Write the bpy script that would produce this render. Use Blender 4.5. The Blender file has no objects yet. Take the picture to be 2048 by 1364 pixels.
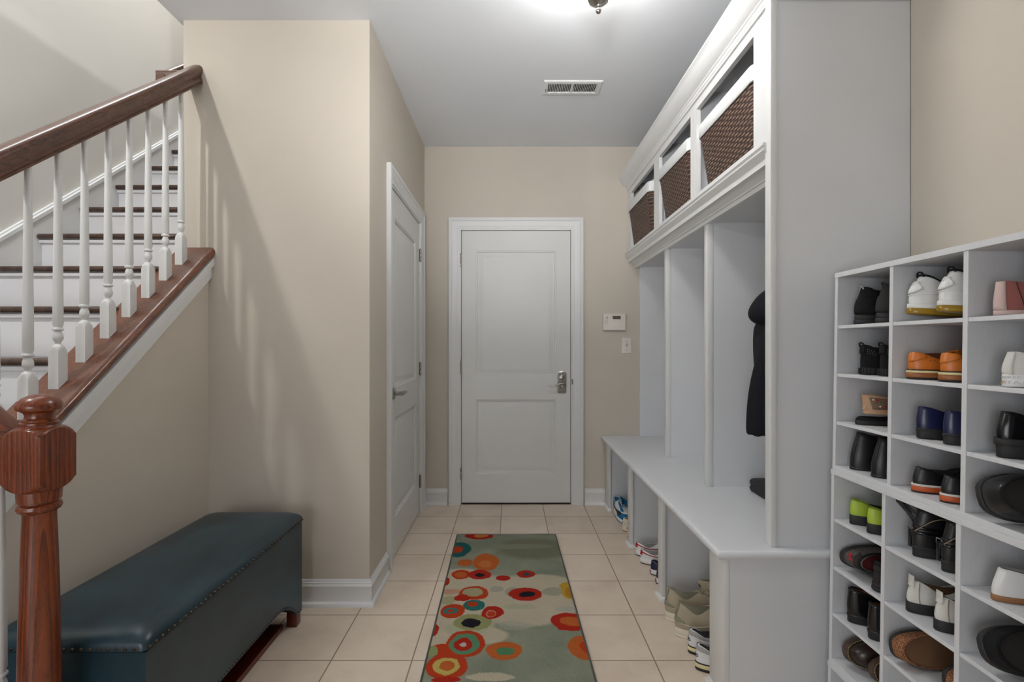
import bpy, bmesh, math, random
from mathutils import Vector, Matrix, Euler
PI = math.pi
random.seed(7)
sc = bpy.context.scene
C = sc.collection

# ------------------------------------------------------------------ camera
F = 955.0; CU, CV, CZ = 1022.0, 692.0, 1.18
cam = bpy.data.cameras.new('camera'); cam_o = bpy.data.objects.new('camera', cam); C.objects.link(cam_o)
cam.sensor_width = 36.0; cam.lens = 36.0 * F / 2048.0
cam.shift_x = (1024 - CU) / 2048.0; cam.shift_y = (CV - 682) / 2048.0
cam_o.location = (0, 0, CZ); cam_o.rotation_euler = (PI / 2, 0, 0)
cam.clip_start = 0.02
sc.camera = cam_o

# ------------------------------------------------------------------ light and exposure
sc.view_settings.view_transform = 'Standard'; sc.view_settings.look = 'None'
sc.view_settings.gamma = 1.0; sc.view_settings.exposure = 0.13
sc.view_settings.use_curve_mapping = False
w = bpy.data.worlds.new('world'); sc.world = w; w.use_nodes = True
w.node_tree.nodes['Background'].inputs[0].default_value = (0.93, 0.95, 1.0, 1)
w.node_tree.nodes['Background'].inputs[1].default_value = 0.08
def lamp(name, typ, loc, power, size=0.1, color=(1, 1, 1), rot=(0, 0, 0), size_y=None):
    l = bpy.data.lights.new(name, typ); l.energy = power; l.color = color
    if typ == 'AREA':
        l.shape = 'RECTANGLE'; l.size = size; l.size_y = size_y or size
    else:
        l.shadow_soft_size = size
    o = bpy.data.objects.new(name, l); C.objects.link(o); o.location = loc; o.rotation_euler = rot
    return o
lamp('landing_lamp', 'POINT', (-1.85, 0.80, 2.50), 31, 0.032, (1.0, 0.985, 0.965))          # lamp over the lower landing: casts the rail's shadow
lamp('upstairs_light', 'AREA', (-1.9, 2.2, 4.9), 80, 0.9, (0.96, 0.98, 1.0), (0, 0, 0), 1.8)
lamp('upper_hall_lamp', 'POINT', (0.5, 0.0, 3.79), 125, 0.06, (0.97, 0.98, 1.0))   # upstairs hall lamp, shaded below by the floor edge
lamp('foyer_fill', 'AREA', (-1.2, -1.9, 0.95), 28, 1.5, (0.95, 0.97, 1.0), (PI / 2, 0, 0), 1.5)  # added unseen fill from behind the camera, no known window there
# added fill spot, aimed at the ceiling to brighten the far end
fl_l = bpy.data.lights.new('bounce_fill', 'SPOT'); fl_l.energy = 165; fl_l.spot_size = math.radians(50); fl_l.spot_blend = 1.0; fl_l.shadow_soft_size = 0.15
fl_o = bpy.data.objects.new('bounce_fill', fl_l); C.objects.link(fl_o); fl_o.location = (-0.2, -0.4, 1.5)
fl_o.rotation_euler = (Vector((0.1, 3.0, 2.66)) - fl_o.location).to_track_quat('-Z', 'Y').to_euler()

# ------------------------------------------------------------------ materials
def srgb(r, g, b):
    f = lambda c: (c / 255 / 12.92) if c / 255 <= 0.04045 else ((c / 255 + 0.055) / 1.055) ** 2.4
    return (f(r), f(g), f(b), 1.0)
class NT:
    def __init__(s, name):
        s.m = bpy.data.materials.new(name); s.m.use_nodes = True; s.t = s.m.node_tree
        s.b = s.t.nodes['Principled BSDF']
    def n(s, typ, **kw):
        x = s.t.nodes.new(typ)
        for k, v in kw.items(): setattr(x, k, v)
        return x
    def l(s, a, b): s.t.links.new(a, b)
    def coord(s, scale=(1, 1, 1), rot=(0, 0, 0), loc=(0, 0, 0), kind='Object'):
        tc = s.n('ShaderNodeTexCoord'); mp = s.n('ShaderNodeMapping')
        mp.inputs['Scale'].default_value = scale; mp.inputs['Rotation'].default_value = rot; mp.inputs['Location'].default_value = loc
        s.l(tc.outputs[kind], mp.inputs[0]); return mp.outputs[0]
    def noise(s, vec, scale=5, detail=3, rough=0.5):
        x = s.n('ShaderNodeTexNoise'); x.inputs['Scale'].default_value = scale; x.inputs['Detail'].default_value = detail
        x.inputs['Roughness'].default_value = rough; s.l(vec, x.inputs['Vector']); return x.outputs['Fac']
    def ramp(s, fac, stops):
        x = s.n('ShaderNodeValToRGB'); e = x.color_ramp.elements
        while len(e) < len(stops): e.new(0.5)
        for i, (p, c) in enumerate(stops): e[i].position = p; e[i].color = c
        s.l(fac, x.inputs[0]); return x.outputs[0]
    def mix(s, fac, a, b):
        x = s.n('ShaderNodeMix', data_type='RGBA')
        for sock, v in ((x.inputs[0], fac), (x.inputs[6], a), (x.inputs[7], b)):
            if isinstance(v, (tuple, float, int)): sock.default_value = v
            else: s.l(v, sock)
        return x.outputs[2]
    def math(s, op, a, b=None, c=None):
        x = s.n('ShaderNodeMath', operation=op)
        for i, v in enumerate((a, b, c)):
            if v is None: continue
            if isinstance(v, (int, float)): x.inputs[i].default_value = v
            else: s.l(v, x.inputs[i])
        return x.outputs[0]
    def bump(s, h, strength=0.2, dist=0.002):
        x = s.n('ShaderNodeBump'); x.inputs['Strength'].default_value = strength; x.inputs['Distance'].default_value = dist
        s.l(h, x.inputs['Height']); s.l(x.outputs[0], s.b.inputs['Normal'])
    def fin(s, col=None, rough=0.5, metal=0.0, spec=0.5, coat=0.0):
        if col is not None:
            if isinstance(col, tuple): s.b.inputs['Base Color'].default_value = col
            else: s.l(col, s.b.inputs['Base Color'])
        s.b.inputs['Roughness'].default_value = rough; s.b.inputs['Metallic'].default_value = metal
        s.b.inputs['Specular IOR Level'].default_value = spec; s.b.inputs['Coat Weight'].default_value = coat
        return s.m
_cache = {}
def plain(name, rgb, rough=0.5, metal=0.0, spec=0.5, coat=0.0, bump=0.15, scale=140, vary=0.10, dist=0.0006):
    if name in _cache: return _cache[name]
    s = NT(name); v = s.coord(); n = s.noise(v, scale, 3); n2 = s.noise(v, 4.0, 2)
    c = srgb(*rgb); d = tuple(max(0, x * (1 - vary)) for x in c[:3]) + (1,); e = tuple(min(1, x * (1 + vary)) for x in c[:3]) + (1,)
    col = s.ramp(n2, [(0.3, d), (0.7, e)])
    if bump: s.bump(n, bump, dist)
    _cache[name] = s.fin(col, rough, metal, spec, coat); return _cache[name]
def wood(name, dark, light, scale=(1, 1, 1), rot=(0, 0, 0), rough=0.32, ring=3.0):
    s = NT(name); v = s.coord(scale, rot)
    a = s.noise(v, 7.0, 4, 0.6)
    wv = s.n('ShaderNodeTexWave', wave_type='BANDS', bands_direction='X', wave_profile='SAW')
    wv.inputs['Scale'].default_value = ring; wv.inputs['Distortion'].default_value = 7.0; wv.inputs['Detail'].default_value = 2.0
    wv.inputs['Detail Scale'].default_value = 0.7; wv.inputs['Detail Roughness'].default_value = 0.4
    s.l(v, wv.inputs['Vector'])
    f = s.noise(v, 60, 3, 0.75)
    m = s.math('ADD', s.math('MULTIPLY', wv.outputs['Fac'], 0.22), s.math('ADD', s.math('MULTIPLY', a, 0.42), s.math('MULTIPLY', f, 0.50)))
    col = s.ramp(m, [(0.36, srgb(*dark)), (0.82, srgb(*light))])
    s.bump(f, 0.12, 0.0006)
    return s.fin(col, rough, 0, 0.5, 0.25)
M = {}
M['wall'] = plain('beige_wall_paint', (200, 192, 180), 0.75, spec=0.2, bump=0.10, scale=260, vary=0.015)
M['stairwall'] = plain('off_white_wall_paint', (208, 206, 200), 0.75, spec=0.2, bump=0.08, scale=260, vary=0.012)
M['ceiling'] = plain('grey_ceiling_paint', (224, 227, 231), 0.85, spec=0.15, bump=0.06, scale=220, vary=0.01)
M['white'] = plain('white_trim_paint', (221, 222, 222), 0.36, spec=0.4, bump=0.04, scale=90, vary=0.012)
M['door'] = plain('white_door_paint', (217, 217, 215), 0.42, spec=0.4, bump=0.04, scale=120, vary=0.012)
M['locker'] = plain('white_cabinet_paint', (217, 219, 222), 0.42, spec=0.4, bump=0.05, scale=70, vary=0.015)
M['riser'] = plain('white_riser_paint', (228, 228, 230), 0.45, spec=0.3, bump=0.03, vary=0.01)
M['oak'] = wood('stained_oak_rail', (44, 24, 14), (112, 68, 44), (14, 1.2, 14), (-0.711, 0, 0), 0.28)
M['oak_x'] = wood('stained_oak_side_rail', (60, 22, 8), (140, 68, 36), (1.2, 14, 14), (0, 0, 0), 0.28)
M['tread'] = wood('dark_stained_tread', (42, 28, 22), (92, 68, 56), (1.5, 14, 14), (0, 0, 0), 0.3)
M['cap'] = wood('stained_oak_cap', (56, 28, 18), (142, 88, 62), (18, 1.2, 18), (-0.711, 0, 0), 0.3, 2.2)
M['newel'] = wood('red_oak_newel', (50, 18, 8), (152, 74, 36), (16, 16, 1.2), (0, 0, 0.6), 0.28, 2.6)
M['redwood'] = wood('cherry_foot_wood', (58, 14, 6), (110, 38, 16), (5, 5, 1), (0, 0, 0), 0.3)
M['nickel'] = plain('brushed_nickel', (176, 172, 166), 0.27, 1.0, bump=0.05)
M['bronze'] = plain('aged_bronze', (84, 72, 60), 0.4, 1.0, bump=0.0)
M['dark'] = plain('black_trim_gap_shade', (24, 22, 22), 0.8, bump=0)  # near-black parts, also painted shade behind the door gaps and vent
M['plastic'] = plain('white_plastic', (222, 216, 208), 0.4, bump=0)
M['lcd'] = plain('lcd_screen', (92, 92, 80), 0.25, bump=0)
# glass bowl
s = NT('lit_frosted_glass'); s.fin(srgb(250, 246, 236), 0.4)
s.b.inputs['Emission Color'].default_value = (1, 0.985, 0.96, 1); s.b.inputs['Emission Strength'].default_value = 50.0; M['bowl'] = s.m
# teal leather
s = NT('teal_leather'); v = s.coord()
vo = s.n('ShaderNodeTexVoronoi'); vo.inputs['Scale'].default_value = 420; s.l(v, vo.inputs['Vector'])
n1 = s.noise(v, 9, 3); n2 = s.noise(v, 60, 3)
col = s.ramp(n1, [(0.3, srgb(22, 44, 53)), (0.75, srgb(32, 60, 71))])
s.bump(s.math('ADD', s.math('MULTIPLY', vo.outputs['Distance'], 0.35), s.math('MULTIPLY', n2, 0.5)), 0.22, 0.0012)
M['teal'] = s.fin(col, 0.33, 0, 0.55)
# floor tiles, 0.3035 m
s = NT('beige_ceramic_tile'); tc = s.n('ShaderNodeTexCoord'); sp = s.n('ShaderNodeSeparateXYZ'); s.l(tc.outputs['Object'], sp.inputs[0])
P = 0.3035
tx = s.math('DIVIDE', s.math('ADD', sp.outputs[0], 0.068 + 20 * P), P); ty = s.math('DIVIDE', s.math('ADD', sp.outputs[1], -3.309 + 40 * P), P)
fx = s.math('FRACT', tx); fy = s.math('FRACT', ty)
dx = s.math('MINIMUM', fx, s.math('SUBTRACT', 1, fx)); dy = s.math('MINIMUM', fy, s.math('SUBTRACT', 1, fy))
d = s.math('MINIMUM', dx, dy)
gr = s.n('ShaderNodeMapRange'); gr.inputs[1].default_value = 0.0055; gr.inputs[2].default_value = 0.011; s.l(d, gr.inputs[0])
cb = s.n('ShaderNodeCombineXYZ'); s.l(s.math('FLOOR', tx), cb.inputs[0]); s.l(s.math('FLOOR', ty), cb.inputs[1])
wn = s.n('ShaderNodeTexWhiteNoise'); s.l(cb.outputs[0], wn.inputs['Vector'])
nn = s.noise(tc.outputs['Object'], 5.5, 4); n3 = s.noise(tc.outputs['Object'], 60, 2)
m_ = s.math('ADD', s.math('MULTIPLY', nn, 0.75), s.math('ADD', s.math('MULTIPLY', wn.outputs['Value'], 0.16), s.math('MULTIPLY', n3, 0.12)))
tcol = s.ramp(m_, [(0.25, srgb(206, 188, 170)), (0.5, srgb(221, 205, 187)), (0.8, srgb(230, 216, 200))])
col = s.mix(gr.outputs[0], srgb(146, 128, 110), tcol)
vd = s.n('ShaderNodeTexVoronoi'); vd.inputs['Scale'].default_value = 5.5; s.l(tc.outputs['Object'], vd.inputs['Vector'])
lt = s.math('LESS_THAN', vd.outputs['Distance'], 0.018); col = s.mix(lt, col, srgb(92, 74, 60))
s.bump(s.math('ADD', gr.outputs[0], s.math('MULTIPLY', n3, 0.15)), 0.35, 0.0015)
M['tile'] = s.fin(col, 0.42, 0, 0.4)
# laminate with fine vertical grain (shoe organizer)
s = NT('white_grained_laminate'); v = s.coord((110, 110, 4)); n1 = s.noise(v, 6, 3, 0.7)
s.bump(n1, 0.10, 0.0006)
M['lam'] = s.fin(s.ramp(n1, [(0.3, srgb(206, 208, 212)), (0.7, srgb(214, 216, 219))]), 0.5, 0, 0.3)
M['lam_edge'] = plain('white_laminate_edge', (226, 228, 230), 0.45, bump=0.02, vary=0.01)
# wicker
s = NT('brown_wicker'); tc = s.n('ShaderNodeTexCoord'); sp = s.n('ShaderNodeSeparateXYZ'); s.l(tc.outputs['Object'], sp.inputs[0])
a = s.math('MULTIPLY', s.math('ADD', sp.outputs[1], sp.outputs[0]), 1 / 0.024)
b = s.math('MULTIPLY', sp.outputs[2], 1 / 0.0115)
row = s.math('FLOOR', b)
par = s.math('MODULO', row, 2.0)
wv = s.math('SINE', s.math('MULTIPLY', s.math('ADD', a, s.math('MULTIPLY', par, 1.0)), PI))
rb = s.math('SINE', s.math('MULTIPLY', s.math('FRACT', b), PI))
h = s.math('MULTIPLY', s.math('ADD', s.math('MULTIPLY', wv, 0.5), 0.5), rb)
hn = s.math('ADD', h, s.math('MULTIPLY', s.noise(tc.outputs['Object'], 160, 2), 0.35))
s.bump(hn, 1.0, 0.006)
M['wicker'] = s.fin(s.ramp(hn, [(0.1, srgb(38, 26, 20)), (0.5, srgb(92, 70, 58)), (1.0, srgb(126, 102, 88))]), 0.5, 0, 0.4)
# pleated cloth
s = NT('white_liner_cloth'); v = s.coord((1, 1, 1)); sp = s.n('ShaderNodeSeparateXYZ'); s.l(v, sp.inputs[0])
pl = s.math('SINE', s.math('MULTIPLY', s.math('ADD', sp.outputs[1], sp.outputs[0]), 900.0))
s.bump(pl, 0.3, 0.001); M['liner'] = s.fin(srgb(222, 224, 224), 0.85, 0, 0.1)
# black coat cloth
M['coat'] = plain('black_twill', (27, 27, 33), 0.85, spec=0.2, bump=0.5, scale=600, vary=0.15)

# ------------------------------------------------------------------ geometry helpers
def link(name, me, mat, parent=None):
    o = bpy.data.objects.new(name, me); C.objects.link(o)
    if mat is not None and not me.materials: me.materials.append(mat)
    if parent is not None: o.parent = parent
    return o
def root_of(o):
    while o.parent is not None: o = o.parent
    return o
def obj(name, bm, mat, parent=None, smooth=True, angle=38, world=True):
    """links the bmesh as ONE mesh object; shapes given in world coordinates are moved into the parent's frame"""
    bmesh.ops.recalc_face_normals(bm, faces=bm.faces[:])
    if parent is not None and world:
        off = root_of(parent).location
        bmesh.ops.translate(bm, verts=bm.verts[:], vec=-off)
    me = bpy.data.meshes.new(name); bm.to_mesh(me); bm.free()
    if smooth:
        me.polygons.foreach_set('use_smooth', [True] * len(me.polygons))
        me.set_sharp_from_angle(angle=math.radians(angle))
    return link(name, me, mat, parent)
def struct(name, bm, mat, **k):
    o = obj(name, bm, mat, **k); o['kind'] = 'structure'; return o
def tag(o, label, cat, group=None):
    o['label'] = label; o['category'] = cat
    if group: o['group'] = group
    return o
def thing(name, label, cat, loc, group=None):
    o = bpy.data.objects.new(name, None); o.empty_display_size = 0.05; C.objects.link(o); o.location = loc
    return tag(o, label, cat, group)
def B(): return bmesh.new()
def box(bm, lo, hi, bev=0.0, seg=2):
    x0, y0, z0 = lo; x1, y1, z1 = hi
    vs = [bm.verts.new(p) for p in ((x0, y0, z0), (x1, y0, z0), (x1, y1, z0), (x0, y1, z0), (x0, y0, z1), (x1, y0, z1), (x1, y1, z1), (x0, y1, z1))]
    fs = [bm.faces.new([vs[i] for i in q]) for q in ((3, 2, 1, 0), (4, 5, 6, 7), (0, 1, 5, 4), (1, 2, 6, 5), (2, 3, 7, 6), (3, 0, 4, 7))]
    if bev > 0:
        es = list({e for f in fs for e in f.edges})
        bmesh.ops.bevel(bm, geom=es, offset=bev, segments=seg, affect='EDGES', profile=0.5)
    return bm
def bx(lo, hi, bev=0.0, seg=2): return box(B(), lo, hi, bev, seg)
def loft(bm, rings, closed=True, cap=True):
    R = [[bm.verts.new(p) for p in r] for r in rings]
    n = len(R[0])
    for a, b in zip(R[:-1], R[1:]):
        for i in range(n if closed else n - 1):
            j = (i + 1) % n
            try: bm.faces.new((a[i], a[j], b[j], b[i]))
            except ValueError: pass
    if cap and closed:
        bm.faces.new(R[0][::-1]); bm.faces.new(R[-1])
    return R
def extrude(bm, pts, vec, cap=True):
    v = Vector(vec); return loft(bm, [[Vector(p) for p in pts], [Vector(p) + v for p in pts]], True, cap)
def sweep(bm, prof, path, side=1, cap=True):
    """sweeps a (offset, z) profile along a 2D path with mitred corners; offset goes to the left of travel when side = 1"""
    n = len(path); rings = []
    for i, p in enumerate(path):
        p = Vector(p)
        d1 = (Vector(path[i]) - Vector(path[i - 1])).normalized() if i > 0 else None
        d2 = (Vector(path[i + 1]) - Vector(path[i])).normalized() if i < n - 1 else None
        if d1 is None: d1 = d2
        if d2 is None: d2 = d1
        n1 = Vector((-d1.y, d1.x)) * side; n2 = Vector((-d2.y, d2.x)) * side
        m = (n1 + n2).normalized(); m = m / max(0.2, m.dot(n1))
        rings.append([Vector((p.x + m.x * o, p.y + m.y * o, z)) for o, z in prof])
    loft(bm, rings, True, cap)
    return bm
def tube(bm, pts, r, n=10, cap=True):
    pts = [Vector(p) for p in pts]; rings = []
    rr = r if isinstance(r, (list, tuple)) else [r] * len(pts)
    up = Vector((0, 0, 1)); prev = None
    for i, p in enumerate(pts):
        t = (pts[min(i + 1, len(pts) - 1)] - pts[max(i - 1, 0)]).normalized()
        if prev is None:
            a = t.cross(up if abs(t.z) < 0.9 else Vector((1, 0, 0))).normalized()
        else:
            a = (prev - t * prev.dot(t)).normalized()
        prev = a; b = t.cross(a)
        rings.append([p + (a * math.cos(2 * PI * k / n) + b * math.sin(2 * PI * k / n)) * rr[i] for k in range(n)])
    loft(bm, rings, True, cap); return bm
def turned(bm, c, prof, half=None, n=32, axis='z'):
    """surface of revolution, cut by a square of half width `half` where given: prof = (radius, height)"""
    rings = []
    for r, z in prof:
        ring = []
        for k in range(n):
            th = 2 * PI * k / n + PI / 4
            rad = r
            if half is not None:
                rad = min(r, half / max(abs(math.cos(th)), abs(math.sin(th))))
            q = (rad * math.cos(th), rad * math.sin(th), z)
            if axis == 'x': q = (q[2], q[0], q[1])
            elif axis == 'y': q = (q[0], q[2], q[1])
            ring.append((c[0] + q[0], c[1] + q[1], c[2] + q[2]))
        rings.append(ring)
    loft(bm, rings, True, True); return bm
def dense(prof, k=4):
    out = []
    for (a, b), (c, d) in zip(prof[:-1], prof[1:]):
        for i in range(k): out.append((a + (c - a) * i / k, b + (d - b) * i / k))
    out.append(prof[-1]); return out

# ------------------------------------------------------------------ room shell
XR, YB, ZC = 1.33, 3.56, 2.665          # right wall, back wall, ceiling
XC, YF = -0.645, 2.177                  # closet wall plane, facing wall plane
XK0, XK1 = -1.493, -1.379               # knee wall faces
XL = -2.246                             # stairwell left wall
struct('floor', bx((-2.35, -2.2, -0.05), (1.43, 3.66, 0)), M['tile'], smooth=False)
struct('ceiling', bx((-1.52, -2.2, ZC), (1.43, 3.66, ZC + 0.28)), M['ceiling'], smooth=False)
struct('wall_right', bx((XR, -2.2, 0), (XR + 0.1, 3.66, ZC)), M['wall'], smooth=False)
# back wall with the door opening
b = B(); DX0, DX1, DT = -0.372, 0.447, 2.043
box(b, (-0.745, YB, 0), (DX0 - 0.012, YB + 0.12, ZC)); box(b, (DX1 + 0.012, YB, 0), (XR, YB + 0.12, ZC)); box(b, (DX0 - 0.012, YB, DT + 0.012), (DX1 + 0.012, YB + 0.12, ZC))
struct('wall_back', b, M['wall'], smooth=False)
# closet wall with its door opening
CY0, CY1 = 2.565, 3.372
b = B(); box(b, (XC - 0.11, YF, 0), (XC, CY0 - 0.012, ZC)); box(b, (XC - 0.11, CY1 + 0.012, 0), (XC, YB, ZC)); box(b, (XC - 0.11, CY0 - 0.012, DT + 0.012), (XC, CY1 + 0.012, ZC))
struct('wall_closet', b, M['wall'], smooth=False)
struct('wall_front', bx((XK0, YF, 0), (XC - 0.11, YF + 0.11, ZC)), M['wall'], smooth=False)
struct('wall_stairwell', bx((XK0, YF + 0.11, 0), (XK0 + 0.11, 4.6, 4.95)), M['wall'], smooth=False)
b = B(); box(b, (XL - 0.1, -2.2, 0), (XL, 4.7, 4.95)); struct('wall_left', b, M['stairwall'], smooth=False)
struct('wall_stair_end', bx((XL, 4.6, 0), (XK0 + 0.11, 4.7, 4.95)), M['wall'], smooth=False)
# knee wall: sloped top under the cap board
SL = 0.862
capz = lambda y: 1.3015 + SL * (y - 1.796)          # top surface of the cap board
YK = 1.15
b = B(); top = 0.046
extrude(b, [(XK0, YK, 0), (XK0, YF, 0), (XK0, YF, capz(YF) - top), (XK0, YK, capz(YK) - top)], (XK1 - XK0, 0, 0))
struct('wall_knee', b, M['wall'], smooth=False)
b = B(); o_ = 0.052
for x0, x1 in ((XK1, XK1 + 0.014),):
    extrude(b, [(x0, YK, capz(YK) - o_ + .004), (x0, YF, capz(YF) - o_ + .004), (x0, YF, capz(YF) - .138), (x0, YK, capz(YK) - .138)], (x1 - x0, 0, 0))
    extrude(b, [(x0, YK, capz(YK) - o_ + .004), (x0, YF, capz(YF) - o_ + .004), (x0, YF, capz(YF) - .082), (x0, YK, capz(YK) - .082)], (x1 - x0 + 0.012, 0, 0))
struct('trim_1', b, M['white'], smooth=False)

# baseboards
BB = [(0, 0), (0.024, 0), (0.0235, 0.012), (0.018, 0.020), (0.013, 0.022), (0.013, 0.088), (0.015, 0.091), (0.013, 0.095), (0.010, 0.099), (0.011, 0.103), (0.006, 0.108), (0.006, 0.114), (0.003, 0.118), (0, 0.118)]
struct('baseboard_front', sweep(B(), BB, [(XK1, YF), (XC, YF), (XC, 2.468)], -1), M['white'])
struct('baseboard_left', sweep(B(), BB, [(XK1, YK), (XK1, YF)], -1), M['white'])
struct('baseboard_back', sweep(B(), BB, [(XC, 3.462), (XC, YB), (DX0 - 0.10, YB)], -1), M['white'])
struct('baseboard_right', sweep(B(), BB, [(DX1 + 0.10, YB), (0.70, YB)], -1), M['white'])

# ------------------------------------------------------------------ doors
def door(name, mp, w, h, flip, parts_parent=None):
    """mp maps (s, d, z): s along the wall from the latch/hinge side, d out of the wall"""
    def bxx(bm, s0, s1, d0, d1, z0, z1, bev=0): 
        tmp = [mp(s, d, z) for s in (s0, s1) for d in (d0, d1) for z in (z0, z1)]
        lo = [min(p[i] for p in tmp) for i in range(3)]; hi = [max(p[i] for p in tmp) for i in range(3)]
        box(bm, lo, hi, bev)
    g = 0.004; gapf = 0.010
    b = B(); D0, D1 = -0.045, -0.004
    px0, px1 = 0.108, w - 0.108
    rows = [(0.225, 0.782), (0.952, h - 0.150)]
    bxx(b, g, px0, D0, D1, gapf, h - g); bxx(b, px1, w - g, D0, D1, gapf, h - g)
    zz = [gapf, rows[0][0], rows[0][1], rows[1][0], rows[1][1], h - g]
    for k in (0, 2, 4): bxx(b, px0, px1, D0, D1, zz[k], zz[k + 1])
    for z0, z1 in rows:
        rings = []
        for off, dep in ((0, 0), (0.003, -0.003), (0.010, -0.0045), (0.014, -0.013), (0.022, -0.014), (0.030, -0.012), (0.052, -0.004), (0.056, -0.004)):
            rings.append([mp(s, D1 + dep, z) for s, z in ((px0 + off, z0 + off), (px1 - off, z0 + off), (px1 - off, z1 - off), (px0 + off, z1 - off))])
        R = [[b.verts.new(p) for p in r] for r in rings]
        for a, c in zip(R[:-1], R[1:]):
            for i in range(4): b.faces.new((a[i], a[(i + 1) % 4], c[(i + 1) % 4], c[i]))
        b.faces.new(R[-1])
    d = struct(name, b, M['door'], angle=20)
    # casing + jamb
    b = B(); prof = [(-0.006, -0.03), (-0.006, 0.004), (0.0, 0.005), (0.002, 0.010), (0.012, 0.013), (0.020, 0.013), (0.024, 0.016), (0.040, 0.018), (0.050, 0.020), (0.058, 0.020), (0.064, 0.025), (0.074, 0.026), (0.080, 0.024), (0.084, 0.024), (0.084, 0.0), (0.0, 0.0), (0.0, -0.03)]
    # prof offsets measured from the opening edge outward
    rings = []
    for k in range(4):
        ring = []
        for o, dd in prof:
            o2 = o + 0.006
            s, z = ((-o2, 0), (-o2, h + o2), (w + o2, h + o2), (w + o2, 0))[k]
            ring.append(mp(s, dd, z))
        rings.append(ring)
    loft(b, rings, True, True)
    # dark sheet added behind the slab, shade painted into the door gap
    t = struct(name.replace('door', 'trim') + '1', b, M['white'], angle=30)
    b = B(); bxx(b, -0.02, w + 0.02, -0.115, -0.10, 0, h + 0.02); o = struct(name.replace('door', 'trim') + '2', b, M['dark'])
    return d
mb_ = lambda s, d, z: (DX0 + s, YB - d, z)
d1 = door('door_1', mb_, DX1 - DX0, DT, False)
mc_ = lambda s, d, z: (XC + d, CY0 + s, z)
d2 = door('door_2', mc_, CY1 - CY0, DT, False)
def hinge(parent, mp, s, z):
    b = B(); c = mp(s, 0.006, z)
    turned(b, (c[0], c[1], c[2] - 0.045), [(0.0, -0.004), (0.004, -0.002), (0.0062, 0), (0.0062, 0.028), (0.0055, 0.029), (0.0062, 0.030), (0.0062, 0.06), (0.0055, 0.061), (0.0062, 0.062), (0.0062, 0.09), (0.004, 0.093), (0, 0.095)], n=12)
    a = mp(s - 0.011, -0.003, z - 0.044); e = mp(s + 0.004, 0.001, z + 0.044)
    box(b, [min(a[i], e[i]) for i in range(3)], [max(a[i], e[i]) for i in range(3)])
    o = obj('hinge', b, M['nickel'], None); o.parent = parent; return o
for z in (1.82, 1.02, 0.228): hinge(d1, mb_, -0.001, z)
for z in (1.82, 1.02, 0.225): hinge(d2, mc_, CY1 - CY0 + 0.001, z)
# entry lever with long escutcheon
b = B()
pts = []
hx, hz = DX1 - 0.068, 0.912
ring = [(-0.033, -0.075), (-0.030, -0.081), (-0.015, -0.084), (0, -0.085), (0.015, -0.084), (0.030, -0.081), (0.033, -0.075), (0.033, 0.062), (0.028, 0.072), (0.015, 0.077), (0, 0.080), (-0.015, 0.077), (-0.028, 0.072), (-0.033, 0.062)]
yb = YB + 0.004
rs = []
for sc_, yy in ((1, yb), (1, yb - 0.004), (0.90, yb - 0.008), (0.84, yb - 0.008), (0.80, yb - 0.011)):
    rs.append([(hx + x * sc_, yy, hz + z * sc_) for x, z in ring])
loft(b, rs)
turned(b, (hx, yb - 0.012, hz + 0.035), [(0.0, 0.004), (0.021, 0.003), (0.021, -0.008), (0.017, -0.010), (0.0, -0.012)], n=20, axis='y')
turned(b, (hx, yb - 0.012, hz - 0.028), [(0.0, 0.004), (0.024, 0.003), (0.024, -0.006), (0.012, -0.011), (0.010, -0.045), (0, -0.046)], n=20, axis='y')
o = obj('escutcheon', b, M['nickel'], None); o.parent = d1
b = B(); tube(b, [(hx + 0.008, yb - 0.052, hz - 0.012), (hx - 0.012, yb - 0.056, hz - 0.010), (hx - 0.040, yb - 0.056, hz - 0.018), (hx - 0.065, yb - 0.055, hz - 0.030), (hx - 0.088, yb - 0.052, hz - 0.030), (hx - 0.102, yb - 0.050, hz - 0.024)], [0.010, 0.010, 0.008, 0.006, 0.005, 0.004], 10)
tube(b, [(hx, yb - 0.012, hz - 0.014), (hx, yb - 0.058, hz - 0.014)], 0.009, 12)
lv = obj('lever_handle', b, M['nickel'], None); lv.parent = o
b = bx((DX1 + 0.004, YB - 0.014, 0.895), (DX1 + 0.013, YB + 0.01, 0.935)); o = obj('strike_plate', b, M['nickel'], None); o.parent = d1
# black worn sweep strip under the entry door
b = bx((DX0 + 0.004, YB - 0.002, 0.001), (DX1 - 0.004, YB + 0.04, 0.011)); o = obj('door_sweep', b, M['dark'], None); o.parent = d1
# closet lever
b = B(); cy, cz = CY0 + 0.066, 0.918; xx = XC - 0.004
turned(b, (xx, cy, cz), [(0, 0), (0.033, 0), (0.033, 0.006), (0.028, 0.011), (0.013, 0.014), (0.011, 0.030), (0, 0.031)], n=24, axis='x')
tube(b, [(xx + 0.02, cy, cz), (xx + 0.052, cy, cz)], [0.011, 0.012], 12)
ro = obj('rosette', b, M['nickel'], None); ro.parent = d2
b = B(); tube(b, [(xx + 0.055, cy - 0.012, cz), (xx + 0.056, cy, cz + 0.001), (xx + 0.056, cy + 0.04, cz + 0.004), (xx + 0.052, cy + 0.09, cz + 0.001), (xx + 0.050, cy + 0.11, cz)], [0.009, 0.011, 0.010, 0.007, 0.004], 12)
lv = obj('lever_handle', b, M['nickel'], None); lv.parent = ro

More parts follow.
